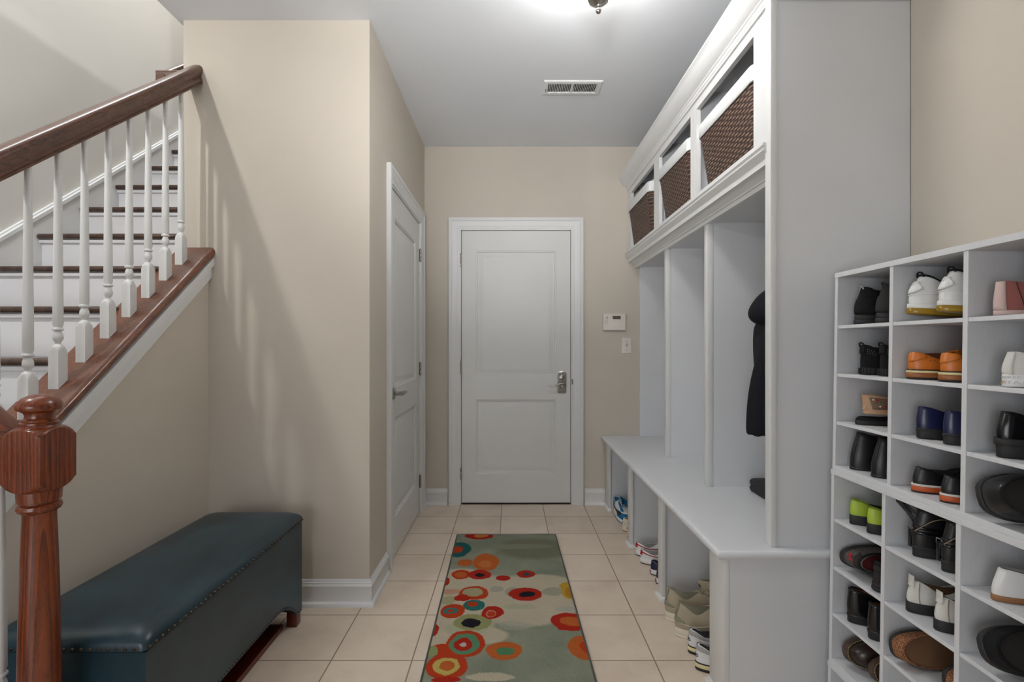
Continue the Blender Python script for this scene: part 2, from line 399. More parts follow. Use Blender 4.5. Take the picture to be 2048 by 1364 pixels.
# ------------------------------------------------------------------ staircase
RUN, RISE, N9Y = 0.2225, 0.190, 2.240
nose = lambda n: N9Y + RUN * (n - 9)
st = thing('staircase', 'staircase with dark stained treads, white risers, turned white balusters and a stained oak rail', 'staircase', (-1.87, 1.9, 0))
for n in range(5, 16):
    y = nose(n); z = n * RISE
    b = B(); box(b, (XL + 0.014, y, z - 0.026), (XK0, y + RUN + 0.03, z), 0.011, 3)
    obj('tread', b, M['tread'], st)
    b = B(); box(b, (XL + 0.014, y + 0.028, z - RISE), (XK0, y + 0.043, z - 0.026))
    box(b, (XL + 0.014, y + 0.014, z - 0.044), (XK0, y + 0.030, z - 0.026), 0.005)
    obj('riser', b, M['riser'], st)
# landing and lower flight (runs off to the left of the view)
b = bx((XL, 0.10, 0.72), (-1.79, nose(5) + 0.04, 0.76)); obj('landing_board', b, M['tread'], st)
for k, xe in ((1, -1.13), (2, -1.35), (3, -1.57)):
    b = bx((xe - 0.25, 0.10, k * RISE - 0.028), (xe, 1.15, k * RISE), 0.011, 3); obj('tread', b, M['tread'], st)
    b = bx((xe - 0.045, 0.11, (k - 1) * RISE), (xe - 0.03, 1.14, k * RISE - 0.028)); obj('riser', b, M['riser'], st)
b = bx((-1.835, 0.11, 3 * RISE), (-1.82, 1.14, 0.72)); obj('riser', b, M['riser'], st)
# skirt board on the left wall
sk = lambda y: 1.679 + 0.850 * (y - 2.099)
b = B(); y0, y1 = 1.13, 3.9
extrude(b, [(XL, y0, sk(y0) - 0.50), (XL, y1, sk(y1) - 0.50), (XL, y1, sk(y1) - 0.018), (XL, y0, sk(y0) - 0.018)], (0.018, 0, 0))
extrude(b, [(XL, y0, sk(y0) - 0.034), (XL, y1, sk(y1) - 0.034), (XL, y1, sk(y1)), (XL, y0, sk(y0))], (0.012, 0, 0))
extrude(b, [(XL, y0, sk(y0) - 0.030), (XL, y1, sk(y1) - 0.030), (XL, y1, sk(y1) - 0.010), (XL, y0, sk(y0) - 0.010)], (0.024, 0, 0))
obj('skirt_board', b, M['white'], st, smooth=False)
# cap board on the knee wall, ends rounded over
XM = -1.436
b = B(); hw = 0.088; th = 0.044
prof = []
for sx in (1, -1):
    for k in range(7):
        a = PI / 2 - PI * k / 6
        prof.append((sx * (hw - 0.02) + sx * 0.02 * math.cos(a), -th / 2 + (th / 2) * math.sin(a) * sx))
rings = []
for y in (YK - 0.01, YF - 0.001):
    rings.append([(XM + px, y, capz(y) + pz) for px, pz in prof])
loft(b, rings); obj('cap_board', b, M['cap'], st)
# handrail
railb = lambda y: 2.004 + SL * (y - 1.749)          # underside
def railprof(wd=1.0):
    half = [(0.0, 0.0), (0.022, 0.0), (0.031, 0.003), (0.031, 0.009), (0.028, 0.012), (0.030, 0.018), (0.028, 0.022), (0.024, 0.030), (0.025, 0.044), (0.030, 0.056), (0.031, 0.068), (0.027, 0.080), (0.016, 0.088), (0.0, 0.090)]
    return half + [(-x, z) for x, z in half[-2:0:-1]]
b = B(); loft(b, [[(XM + px * wd_, y, railb(y) + pz) for px, pz in railprof()] for y, wd_ in ((0.80, 1), (1.3, 1), (YF, 1))])
# short level jog to the wall rail
pr = railprof()
loft(b, [[(x, 2.128 + px * 0.55, 2.356 + pz * 0.55) for px, pz in pr] for x in (XM - 0.01, -1.572)])
obj('handrail', b, M['oak'], st)
b = B(); wr = lambda y: 2.352 + SL * (y - 2.13)
loft(b, [[(-1.553 + px * 0.62, y, wr(y) + pz * 0.60) for px, pz in pr] for y in (2.112, 4.0)])
obj('wall_rail', b, M['oak'], st)
b = B(); tube(b, [(XK0 - 0.002, 2.34, wr(2.34) - 0.09), (-1.52, 2.33, wr(2.34) - 0.09), (-1.55, 2.32, wr(2.32) - 0.04), (-1.553, 2.32, wr(2.32) + 0.002)], 0.008, 10)
turned(b, (XK0 - 0.012, 2.34, wr(2.34) - 0.09), [(0, 0.012), (0.03, 0.010), (0.03, 0.004), (0.02, 0)], n=16, axis='x')
obj('rail_bracket', b, M['nickel'], st)
# balusters
def baluster(x, y, z0, z1, zb):
    """zb: level of the block's foot at the middle; the block reaches down to z0 inside the cap"""
    prof = [(0.0226, z0), (0.0226, zb + 0.112), (0.020, zb + 0.122), (0.0165, zb + 0.130), (0.0120, zb + 0.137), (0.0075, zb + 0.140), (0.0078, zb + 0.146), (0.0120, zb + 0.152), (0.0137, zb + 0.160),
            (0.0125, zb + 0.170), (0.0095, zb + 0.178), (0.0085, zb + 0.182), (0.0140, zb + 0.184), (0.0146, zb + 0.187), (0.0140, zb + 0.190), (0.0112, zb + 0.192), (0.0112, zb + 0.196), (0.0132, zb + 0.202), (0.0128, zb + 0.30), (0.0085, z1)]
    return turned(B(), (x, y, 0), prof, half=0.016, n=24)
for i in range(9):
    y = 1.3255 + 0.0941 * i
    obj('baluster', baluster(XM, y, capz(y) - 0.03, railb(y) + 0.01, capz(y) - 0.012), M['white'], st, angle=50)
for x_, zt in ((-1.172, 0.19),):
    obj('baluster', baluster(x_, 1.094, zt - 0.005, 0.93, zt + 0.05), M['white'], st, angle=50)
# newel post
nc = (-1.080, 1.094, 0)
prof = [(0.062, 0.0), (0.062, 0.20), (0.050, 0.215), (0.042, 0.222), (0.038, 0.225), (0.040, 0.235), (0.036, 0.245), (0.038, 0.30), (0.038, 0.42), (0.036, 0.55), (0.0325, 0.70), (0.0295, 0.797),
        (0.031, 0.802), (0.037, 0.806), (0.0400, 0.812), (0.0385, 0.819), (0.033, 0.823), (0.033, 0.826), (0.0385, 0.828), (0.0395, 0.845), (0.0395, 0.852)]
prof += dense([(0.0415, 0.852), (0.047, 0.856), (0.0535, 0.862), (0.0625, 0.874)], 3)
prof += dense([(0.0625, 0.972), (0.056, 0.983), (0.049, 0.990), (0.044, 0.9935), (0.036, 0.996)], 3)
prof += [(0.034, 1.000), (0.035, 1.003), (0.0345, 1.006), (0.030, 1.008), (0.0305, 1.012), (0.0262, 1.016), (0.0252, 1.022), (0.0275, 1.028), (0.034, 1.0325), (0.0385, 1.0345), (0.0408, 1.040), (0.0405, 1.046), (0.037, 1.054), (0.030, 1.062), (0.020, 1.067), (0.010, 1.0695), (0.001, 1.070)]
nb = turned(B(), nc, prof, half=0.044, n=64)
obj('newel_post', nb, M['newel'], st, angle=34)
# lower rail meeting the newel
b = B(); loft(b, [[(x, 1.094 + py, 0.892 - 0.862 * (x + 1.12) + pz) for py, pz in railprof()] for x in (-1.118, -1.80)])
obj('handrail', b, M['oak_x'], st)

# ------------------------------------------------------------------ bench at the left
bn = thing('storage_bench', 'dark teal leather storage bench with nailhead trim against the stair wall', 'bench', (-1.09, 1.61, 0))
BX0, BX1, BY0, BY1 = -1.292, -0.896, 1.172, 2.046
def rrect(x0, x1, y0, y1, r, n=5):
    pts = []
    for cx, cy, a0 in ((x1 - r, y1 - r, 0), (x0 + r, y1 - r, PI / 2), (x0 + r, y0 + r, PI), (x1 - r, y0 + r, 1.5 * PI)):
        for k in range(n + 1):
            a = a0 + PI / 2 * k / n; pts.append((cx + r * math.cos(a), cy + r * math.sin(a)))
    return pts
# body: four upholstered faces, long sides arched at the foot
def arch(t): # t 0..1 along the long side
    e = min(t, 1 - t); e = max(0, e - 0.045) / 0.22
    return 0.050 + 0.095 * (1 - (1 - min(1, e)) ** 2.2)
b = B(); NY = 40; ztop = 0.428
outer = []
yl = lambda t: BY0 + (BY1 - BY0) * t
for k in range(NY + 1): outer.append((BX1, yl(k / NY), arch(k / NY)))
for k in range(1, 6): outer.append((BX1 + (BX0 - BX1) * k / 6, BY1, 0.05))
for k in range(NY + 1): outer.append((BX0, yl(1 - k / NY), arch(k / NY)))
for k in range(1, 6): outer.append((BX0 + (BX1 - BX0) * k / 6, BY0, 0.05))
cxm, cym = (BX0 + BX1) / 2, (BY0 + BY1) / 2
inn = lambda p: (p[0] - math.copysign(0.02, p[0] - cxm) if abs(p[0] - cxm) > 0.17 else p[0], p[1] - math.copysign(0.02, p[1] - cym) if abs(p[1] - cym) > 0.41 else p[1])
R0 = [(x, y, z) for x, y, z in outer]; R1 = [(x, y, ztop) for x, y, z in outer]; R2 = [inn(p) + (ztop,) for p in outer]; R3 = [inn(p) + (p[2],) for p in outer]
loft(b, [R0, R1, R2, R3, R0], True, False); bmesh.ops.remove_doubles(b, verts=b.verts[:], dist=1e-5)
body = obj('body', b, M['teal'], bn)
b = bx((BX0 + 0.02, BY0 + 0.02, 0.15), (BX1 - 0.02, BY1 - 0.02, 0.165)); obj('bottom_board', b, M['redwood'], bn)
for x in (BX0 + 0.003, BX1 - 0.045):
    for y in (BY0 + 0.003, BY1 - 0.045):
        obj('leg', bx((x, y, 0), (x + 0.042, y + 0.042, 0.16), 0.002), M['redwood'], bn)
b = bx((BX0 + 0.05, BY0 + 0.06, 0.0), (BX1 - 0.052, BY1 - 0.06, 0.022)); obj('floor_board', b, M['redwood'], bn)
b = B(); lx0, lx1, ly0, ly1 = BX0 - 0.004, BX1 + 0.006, BY0 - 0.008, BY1 + 0.006
rings = []
for inset, z, r in ((0.006, 0.431, 0.012), (0.0, 0.434, 0.016), (0.0, 0.448, 0.018), (0.003, 0.456, 0.022), (0.010, 0.465, 0.030), (0.022, 0.474, 0.040), (0.040, 0.481, 0.05), (0.07, 0.486, 0.06), (0.11, 0.489, 0.06), (0.15, 0.4905, 0.045)):
    rings.append([(x, y, z + 0.0015 * math.sin(9 * y) * (inset > 0.03)) for x, y in rrect(lx0 + inset, lx1 - inset, ly0 + inset, ly1 - inset, r)])
loft(b, rings)
lid = obj('lid', b, M['teal'], bn, angle=60)
def nail(b, x, y, z):
    m = Matrix.Translation((x, y, z)); bmesh.ops.create_icosphere(b, subdivisions=1, radius=0.0048, matrix=m)
b = B(); y = ly0 + 0.012
while y < ly1 - 0.008: nail(b, lx1, y, 0.440); y += 0.0215
obj('nailhead_trim', b, M['bronze'], lid)
b = B(); x = lx0 + 0.012
while x < lx1 - 0.02: nail(b, x, ly0, 0.440); x += 0.0215
obj('nailhead_trim', b, M['bronze'], lid)
b = B(); k = 0
for k in range(1, 60):
    t = k / 60; bmesh.ops.create_icosphere(b, subdivisions=1, radius=0.0026, matrix=Matrix.Translation((BX1 + 0.0005, yl(t), arch(t) + 0.008)))
obj('piping', b, M['dark'], body)

# ------------------------------------------------------------------ locker unit and bench seat
DIV = [1.588, 2.262, 2.858, 3.545]
lk = thing('mudroom_locker', 'tall white built-in mudroom locker with three bays and cubbies above', 'locker', (1.1, 2.57, 0.513))
ZS = 0.513; XF = 0.87
obj('side_panel', bx((XF + 0.004, 1.588, ZS), (XR - 0.003, 1.606, 2.40)), M['locker'], lk, smooth=False)
b = B(); box(b, (XF - 0.010, 1.582, ZS), (XF + 0.012, 1.618, 2.40), 0.003); obj('front_edge', b, M['white'], lk)
for k, y in enumerate(DIV[1:3]):
    obj('divider', bx((0.958, y, ZS), (XR - 0.012, y + 0.018, 1.90)), M['locker'], lk, smooth=False)
    obj('divider_edge', bx((0.928, y - 0.002, ZS), (0.958, y + 0.034, 1.90), 0.003), M['white'], lk)
obj('divider', bx((0.954, 3.535, ZS), (XR - 0.012, 3.555, 2.40)), M['locker'], lk, smooth=False)
obj('back_panel', bx((XR - 0.012, 1.606, ZS), (XR - 0.003, 3.552, 2.40)), M['locker'], lk, smooth=False)
obj('shelf', bx((0.93, 1.606, 1.764), (XR - 0.012, 3.552, 1.784)), M['locker'], lk, smooth=False)     # ceiling of the bays
obj('shelf', bx((XF + 0.01, 1.606, 1.872), (XR - 0.012, 3.552, 1.892)), M['locker'], lk, smooth=False)  # floor of the cubbies
obj('top_board', bx((XF + 0.01, 1.606, 2.385), (XR - 0.012, 3.552, 2.40)), M['locker'], lk, smooth=False)
ST = [(1.606, 1.713), (2.24, 2.314), (2.807, 2.905), (3.46, 3.552)]
b = B()
box(b, (XF, 1.606, 2.291), (XF + 0.02, 3.552, 2.40)); box(b, (XF, 1.606, 1.80), (XF + 0.02, 3.552, 1.892))
for y0, y1 in ST: box(b, (XF, y0, 1.892), (XF + 0.02, y1, 2.291))
obj('face_frame', b, M['white'], lk, smooth=False)
for y in (2.268, 2.848): obj('cubby_divider', bx((XF + 0.02, y, 1.892), (XR - 0.012, y + 0.018, 2.385)), M['locker'], lk, smooth=False)
# crown
CR = [(0, 2.43), (-0.072, 2.43), (-0.072, 2.422), (-0.066, 2.417), (-0.060, 2.405), (-0.046, 2.385), (-0.030, 2.370), (-0.018, 2.362), (-0.018, 2.356), (-0.013, 2.352), (-0.012, 2.343), (-0.008, 2.338), (-0.008, 2.330), (0, 2.330)]
b = B(); sweep(b, CR, [(XF, 3.553), (XF, 1.585), (XR - 0.004, 1.585)], 1)
obj('crown_molding', b, M['white'], lk, angle=30)
LM = [(0.07, 1.866), (-0.022, 1.866), (-0.022, 1.858), (-0.014, 1.853), (-0.014, 1.849), (-0.019, 1.847), (-0.019, 1.842), (-0.008, 1.830), (0.012, 1.806), (0.030, 1.790), (0.043, 1.782), (0.043, 1.776), (0.050, 1.774), (0.052, 1.758), (0.07, 1.758)]
b = B(); sweep(b, LM, [(XF, 3.553), (XF, 1.608)], 1)
obj('lower_molding', b, M['white'], lk, angle=30)
b = B(); tube(b, [(XR - 0.012, 1.93, 1.535), (XR - 0.04, 1.93, 1.525), (XR - 0.06, 1.93, 1.535), (XR - 0.064, 1.93, 1.555)], 0.006, 8)
obj('coat_hook', b, M['nickel'], lk)

sb = thing('bench_seat', 'long white built-in bench with open shoe cubbies under the locker', 'bench', (1.0, 2.55, 0))
# seat board with bullnose on the front and near edges
b = B(); r = 0.015
pr = [(0.05, ZS), (0.0, ZS)] + [(-0.0 - r * math.sin(a) * 1.0, ZS - r + r * math.cos(a)) for a in [PI * k / 8 for k in range(1, 8)]] + [(0.0, ZS - 2 * r), (0.05, ZS - 2 * r)]
sweep(b, pr, [(0.685, 3.556), (0.685, 1.560), (XR - 0.002, 1.560)], 1)
box(b, (0.735, 1.61, ZS - 2 * r), (XR - 0.002, 3.556, ZS))
obj('seat_board', b, M['locker'], sb, angle=30)
obj('end_panel', bx((0.7185, 1.570, 0), (XR - 0.002, 1.590, ZS - 0.03)), M['locker'], sb, smooth=False)
PO = [(1.569, 1.684), (2.214, 2.274), (2.80, 2.865), (3.42, 3.537)]
for y0, y1 in PO:
    obj('front_post', bx((0.70, y0, 0), (0.718, y1, ZS - 0.03), 0.001), M['door'], sb)
for y0, y1 in PO[1:]:
    obj('divider', bx((0.718, y0 + 0.012, 0), (XR - 0.002, y0 + 0.030, ZS - 0.03)), M['locker'], sb, smooth=False)
SH = [(0, 0), (0.012, 0), (0.0115, 0.006), (0.008, 0.013), (0, 0.017)]
for y0, y1 in PO[1:3]:
    b = B(); sweep(b, SH, [(0.718, y1), (0.70, y1), (0.70, y0), (0.718, y0), (0.718, y0 + 0.012), (1.30, y0 + 0.012)], -1)
    obj('shoe_molding', b, M['white'], sb)
b = B(); sweep(b, SH, [(0.718, 1.684), (0.70, 1.684), (0.70, 1.569), (XR - 0.002, 1.569)], -1); obj('shoe_molding', b, M['white'], sb)
b = B(); sweep(b, SH, [(0.70, 3.537), (0.70, 3.42), (0.718, 3.42)], -1); obj('shoe_molding', b, M['white'], sb)

# baskets
def basket(y0, y1, label, lean=0.0, hh=0.25):
    t = thing('wicker_basket', label, 'basket', (XF + 0.2, (y0 + y1) / 2, 1.893), 'lined wicker baskets in the upper cubbies')
    x0, x1 = XF - 0.002 - lean, XR - 0.05; z0 = 1.893
    b = B(); rings = []
    NZ = 8
    for k in range(NZ + 1):
        f = k / NZ; ins = 0.030 * (1 - f); bow = 0.0
        rings.append([(x, y, z0 + hh * f - 0.014 * f * abs((y - (y0 + y1) / 2) / ((y1 - y0) / 2)) ** 3 * 0) for x, y in rrect(x0 + ins * 0.9 + 0.008, x1 - ins, y0 + ins, y1 - ins, 0.035, 6)])
    inner = [[(x + (0.008 if x < XF + .2 else -.008), y + (0.008 if y < (y0 + y1) / 2 else -.008), max(z, z0 + 0.01)) for x, y, z in r_] for r_ in rings[::-1]]
    loft(b, rings + inner); obj('basket_body', b, M['wicker'], t, angle=60)
    b = B()
    def ring(o, z, k=1):
        return [(x, y, z + 0.006 * math.sin(y * 23) - 0.012 * k * (math.cos((y - (y0 + y1) / 2) / (y1 - y0) * PI)) * 0) for x, y in rrect(x0 - o + 0.008, x1 + o, y0 - o, y1 + o, 0.037, 6)]
    rings = [ring(-0.010, z0 + hh - 0.05), ring(-0.008, z0 + hh + 0.052), ring(-0.002, z0 + hh + 0.060), ring(0.005, z0 + hh + 0.054), ring(0.006, z0 + hh - 0.004, 1), ring(0.003, z0 + hh - 0.006)]
    loft(b, rings, True, False); obj('liner', b, M['liner'], t, angle=60)
    return t
basket(1.722, 2.236, 'brown wicker basket with white liner in the nearest upper cubby')
basket(2.322, 2.800, 'brown wicker basket with white liner in the middle upper cubby', 0.012)
basket(2.928, 3.446, 'brown wicker basket in the farthest upper cubby by the back wall', 0.03)
b = B(); box(b, (0.905, 2.99, 1.905), (0.93, 3.15, 2.245), 0.004)
o = obj('storage_box', b, M['plastic'], None); o.parent = None
tag(o, 'white box lid standing in the farthest wicker basket', 'box')

# coat
ct = thing('black_coat', 'black hooded coat hanging in the nearest locker bay', 'coat', (1.18, 1.93, 0.75))
def blobtube(bm, spine, n=20, seed=1, amp=0.008):
    rnd = random.Random(seed); ph = [rnd.uniform(0, 6.28) for _ in range(6)]
    rings = []
    for i, (cx, cy, cz, rx, ry) in enumerate(spine):
        ring = []
        for k in range(n):
            a = 2 * PI * k / n
            f = 1 + amp / 0.05 * 0.3 * (math.sin(3 * a + ph[0] + i * .5) + 0.7 * math.sin(5 * a + ph[1] - i * .3))
            ring.append((cx + rx * f * math.cos(a), cy + ry * f * math.sin(a), cz + 0.004 * math.sin(4 * a + ph[2])))
        rings.append(ring)
    loft(bm, rings)
b = B(); blobtube(b, [(1.25, 1.95, 1.36, 0.03, 0.05), (1.19, 1.97, 1.335, 0.09, 0.13), (1.155, 1.985, 1.29, 0.115, 0.16), (1.150, 1.985, 1.24, 0.122, 0.165), (1.148, 1.985, 1.18, 0.124, 0.165), (1.150, 1.985, 1.10, 0.120, 0.16), (1.156, 1.985, 1.02, 0.116, 0.155), (1.158, 1.985, 0.94, 0.116, 0.155), (1.168, 1.985, 0.87, 0.112, 0.155), (1.172, 1.985, 0.825, 0.110, 0.15), (1.172, 1.985, 0.81, 0.09, 0.13)], 28, 3, 0.012)
cp = obj('coat_body', b, M['coat'], ct, angle=180); cp.modifiers.new('soft', 'SUBSURF').render_levels = 2
b = B(); blobtube(b, [(1.27, 1.93, 1.47, 0.02, 0.03), (1.20, 1.95, 1.455, 0.075, 0.08), (1.135, 1.965, 1.41, 0.095, 0.10), (1.105, 1.97, 1.36, 0.100, 0.11), (1.080, 1.97, 1.315, 0.098, 0.10), (1.085, 1.97, 1.275, 0.080, 0.09), (1.11, 1.97, 1.255, 0.04, 0.05)], 24, 5, 0.006)
cp = obj('hood', b, M['coat'], ct, angle=180); cp.modifiers.new('soft', 'SUBSURF').render_levels = 2
b = B(); blobtube(b, [(1.10, 1.99, 1.27, 0.05, 0.05), (1.085, 1.99, 1.15, 0.055, 0.055), (1.06, 1.99, 1.05, 0.056, 0.055), (1.040, 1.985, 0.95, 0.054, 0.053), (1.027, 1.975, 0.86, 0.049, 0.048), (1.021, 1.97, 0.815, 0.046, 0.045), (1.021, 1.97, 0.812, 0.03, 0.03)], 20, 9, 0.006)
cp = obj('sleeve', b, M['coat'], ct, angle=180); cp.modifiers.new('soft', 'SUBSURF').render_levels = 2
b = B(); tube(b, [(1.036, 1.86, 1.10), (1.030, 1.86, 1.07), (1.034, 1.86, 1.04)], 0.003, 6); bmesh.ops.create_icosphere(b, subdivisions=2, radius=0.007, matrix=Matrix.Translation((1.034, 1.86, 1.105)))
obj('zipper_pull', b, M['nickel'], ct)
b = B(); tube(b, [(1.262, 1.915, 1.462), (1.288, 1.912, 1.52), (1.292, 1.93, 1.540), (1.288, 1.948, 1.52), (1.262, 1.945, 1.462)], 0.0025, 6); obj('hanging_loop', b, M['coat'], ct)
# black case on the seat
b = B(); rings = []
for f, zz in ((0.80, 0.0), (0.97, 0.004), (1.0, 0.014), (0.98, 0.024), (0.955, 0.028), (0.985, 0.033), (1.0, 0.044), (0.96, 0.054), (0.85, 0.058)):
    rings.append([(1.20 + (x - 1.20) * f, 2.02 + (y - 2.02) * f, ZS + 0.001 + zz) for x, y in rrect(1.095, 1.31, 1.83, 2.22, 0.035, 5)])
loft(b, rings); o = obj('zip_case', b, plain('black_canvas', (38, 38, 40), 0.8, bump=0.4, scale=500), None)
tag(o, 'flat black zip case lying on the white bench seat below the coat', 'bag')

# ------------------------------------------------------------------ ceiling vent, ceiling light, wall devices
vt = thing('ceiling_vent', 'white slotted metal air vent in the ceiling', 'vent', (0.35, 2.74, ZC))
vx0, vx1, vy0, vy1 = 0.185, 0.516, 2.668, 2.812
b = B(); z1, z0 = ZC + 0.0, ZC - 0.008
rings = [[(x, y, z) for x, y in ((vx0 + i, vy0 + i), (vx1 - i, vy0 + i), (vx1 - i, vy1 - i), (vx0 + i, vy1 - i))] for i, z in ((0, z1), (0, z0 + .004), (0.006, z0), (0.026, z0), (0.028, z0 + 0.006))]
loft(b, rings, True, False); box(b, ((vx0 + vx1) / 2 - 0.005, vy0 + 0.026, z0), ((vx0 + vx1) / 2 + 0.005, vy1 - 0.026, z0 + 0.006))
fr = obj('vent_frame', b, M['white'], vt, smooth=False)
b = B(); x = vx0 + 0.032
while x < vx1 - 0.03:
    extrude(b, [(x, vy0 + 0.026, z0 + 0.0005), (x + 0.0022, vy0 + 0.026, z0 + 0.0005), (x + 0.0062, vy0 + 0.026, z0 + 0.0065), (x + 0.004, vy0 + 0.026, z0 + 0.0065)], (0, vy1 - vy0 - 0.052, 0)); x += 0.0095
obj('louver', b, M['white'], fr, smooth=False)
obj('vent_shade_sheet', bx((vx0 + 0.022, vy0 + 0.022, z0 + 0.0068), (vx1 - 0.022, vy1 - 0.022, z0 + 0.0078)), M['dark'], vt)  # thin dark sheet above the louvers, shade put in as colour
b = B(); tube(b, [(vx0 + 0.014, 2.745, z0 + .002), (vx0 + 0.014, 2.745, z0 - 0.014)], 0.003, 8); obj('damper_lever', b, M['nickel'], fr)

LX, LY = 0.318, 1.735
cl = thing('ceiling_light', 'round lit glass ceiling light with a nickel finial', 'light', (LX, LY, ZC))
b = turned(B(), (LX, LY, ZC), [(0, 0), (0.13, 0), (0.13, -0.02), (0.118, -0.03), (0.02, -0.034), (0.008, -0.03), (0.008, -0.22), (0, -0.22)], n=32); obj('canopy', b, M['nickel'], cl)  # unseen pan, widened to block the bowl's hot spot on the ceiling
zb = 2.441
pf = [(0.028, zb), (0.048, zb + 0.010), (0.075, zb + 0.032), (0.098, zb + 0.060), (0.112, zb + 0.092), (0.114, zb + 0.096), (0.109, zb + 0.094), (0.094, zb + 0.064), (0.071, zb + 0.036), (0.045, zb + 0.014), (0.0, zb + 0.004)]
b = turned(B(), (LX, LY, 0), pf, n=48); obj('glass_bowl', b, M['bowl'], cl, angle=60)
b = turned(B(), (LX, LY, 0), [(0.040, zb + 0.012), (0.041, zb + 0.004), (0.037, zb - 0.006), (0.026, zb - 0.015), (0.012, zb - 0.021), (0.006, zb - 0.027), (0.006, zb - 0.030), (0.0095, zb - 0.036), (0.0105, zb - 0.042), (0.009, zb - 0.049), (0.004, zb - 0.053), (0.0005, zb - 0.054)], n=32); obj('finial', b, M['nickel'], cl, angle=50)

kp = thing('alarm_keypad', 'white alarm keypad with a small grey display on the back wall', 'keypad', (0.766, YB, 1.36))
kc = obj('case', bx((0.683, YB - 0.026, 1.297), (0.850, YB, 1.422), 0.004, 3), M['plastic'], kp)
obj('display', bx((0.752, YB - 0.0272, 1.379), (0.812, YB - 0.0255, 1.402)), M['lcd'], kc)
b = B()
for i in range(2):
    for j in range(3): box(b, (0.697 + i * 0.013, YB - 0.0275, 1.345 + j * 0.012), (0.704 + i * 0.013, YB - 0.0255, 1.352 + j * 0.012), 0.0008)
obj('key', b, plain('grey_button', (190, 184, 176), 0.5, bump=0), kc)
b = turned(B(), (0.711, YB - 0.026, 1.391), [(0, 0.002), (0.007, 0.001), (0.007, -0.0015), (0, -0.002)], n=14, axis='y'); obj('speaker', b, plain('grey_grille', (170, 166, 158), 0.6, bump=0), kc)
sw = thing('light_switch', 'white light switch plate on the back wall, below the keypad', 'switch', (0.861, YB, 1.184))
sp_ = obj('switch_plate', bx((0.825, YB - 0.006, 1.124), (0.897, YB, 1.243), 0.0025, 3), M['plastic'], sw)
b = B(); extrude(b, [(0.855, YB - 0.006, 1.172), (0.855, YB - 0.006, 1.196), (0.855, YB - 0.017, 1.199), (0.855, YB - 0.016, 1.192)], (0.012, 0, 0)); obj('toggle', b, plain('toggle_plastic', (196, 190, 180), 0.4, bump=0), sp_)
b = B()
for z in (1.155, 1.213): turned(b, (0.861, YB - 0.006, z), [(0, 0.001), (0.003, 0.0), (0.0025, -0.001), (0, -0.0013)], n=8, axis='y')
obj('screw', b, M['nickel'], sp_)

# ------------------------------------------------------------------ runner rug
def fl(zx, zy):
    """pattern positions noted on the photograph, turned into places on the floor"""
    u = 740 + zx / 3.966; v = 1020 + zy / 3.966
    y = CZ * F / (v - CV); return ((u - CU) * y / F, y)
s = NT('runner_rug_pile'); tc = s.n('ShaderNodeTexCoord'); pos = tc.outputs['Object']
nz = s.n('ShaderNodeTexNoise'); nz.inputs['Scale'].default_value = 14; nz.inputs['Detail'].default_value = 4; s.l(pos, nz.inputs['Vector'])
sub = s.n('ShaderNodeVectorMath', operation='SUBTRACT'); s.l(nz.outputs['Color'], sub.inputs[0]); sub.inputs[1].default_value = (0.5, 0.5, 0.5)
nz2 = s.n('ShaderNodeTexNoise'); nz2.inputs['Scale'].default_value = 130; nz2.inputs['Detail'].default_value = 2; s.l(pos, nz2.inputs['Vector'])
sub2 = s.n('ShaderNodeVectorMath', operation='SUBTRACT'); s.l(nz2.outputs['Color'], sub2.inputs[0]); sub2.inputs[1].default_value = (0.5, 0.5, 0.5)
scl2 = s.n('ShaderNodeVectorMath', operation='SCALE'); s.l(sub2.outputs[0], scl2.inputs[0]); scl2.inputs['Scale'].default_value = 0.009
scl = s.n('ShaderNodeVectorMath', operation='SCALE'); s.l(sub.outputs[0], scl.inputs[0]); scl.inputs['Scale'].default_value = 0.030
wp0 = s.n('ShaderNodeVectorMath', operation='ADD'); s.l(pos, wp0.inputs[0]); s.l(scl2.outputs[0], wp0.inputs[1])
wp = s.n('ShaderNodeVectorMath', operation='ADD'); s.l(wp0.outputs[0], wp.inputs[0]); s.l(scl.outputs[0], wp.inputs[1]); WP = wp.outputs[0]
def blob(prev, zx, zy, rx, ry, col, soft=14.0, fade=1.0):
    cx, cy = fl(zx, zy); xa = fl(zx - rx, zy)[0]; xb = fl(zx + rx, zy)[0]; ya = fl(zx, zy - ry)[1]; yb_ = fl(zx, zy + ry)[1]
    cx = (xa + xb) / 2; cy = (ya + yb_) / 2; hx_ = (xb - xa) / 2; hy = (ya - yb_) / 2
    a = s.n('ShaderNodeVectorMath', operation='SUBTRACT'); s.l(WP, a.inputs[0]); a.inputs[1].default_value = (cx, cy, 0)
    m = s.n('ShaderNodeVectorMath', operation='MULTIPLY'); s.l(a.outputs[0], m.inputs[0]); m.inputs[1].default_value = (1 / hx_, 1 / hy, 0)
    ln = s.n('ShaderNodeVectorMath', operation='LENGTH'); s.l(m.outputs[0], ln.inputs[0])
    k = s.math('MULTIPLY', s.math('SUBTRACT', 1.0, ln.outputs['Value']), soft)
    c = s.n('ShaderNodeClamp'); s.l(k, c.inputs[0]); c.inputs['Max'].default_value = fade
    return s.mix(c.outputs[0], prev, srgb(*col))
RED, RO, OR, OL, TEAL, NAVY = (184, 44, 30), (196, 66, 32), (200, 104, 48), (208, 124, 66), (36, 104, 104), (34, 32, 42)
GRN, CREAM, SAGE, OLV, YEL, GRY = (96, 148, 112), (208, 196, 172), (146, 152, 132), (122, 120, 98), (206, 186, 104), (160, 160, 150)
big = s.noise(pos, 5.0, 4); fine = s.noise(pos, 300, 2, .6); mid = s.noise(pos, 60, 5, .8)
fine = s.math('MULTIPLY', s.math('SUBTRACT', fine, 0.34), 3.0); mid = s.math('MULTIPLY', s.math('SUBTRACT', mid, 0.36), 3.0)
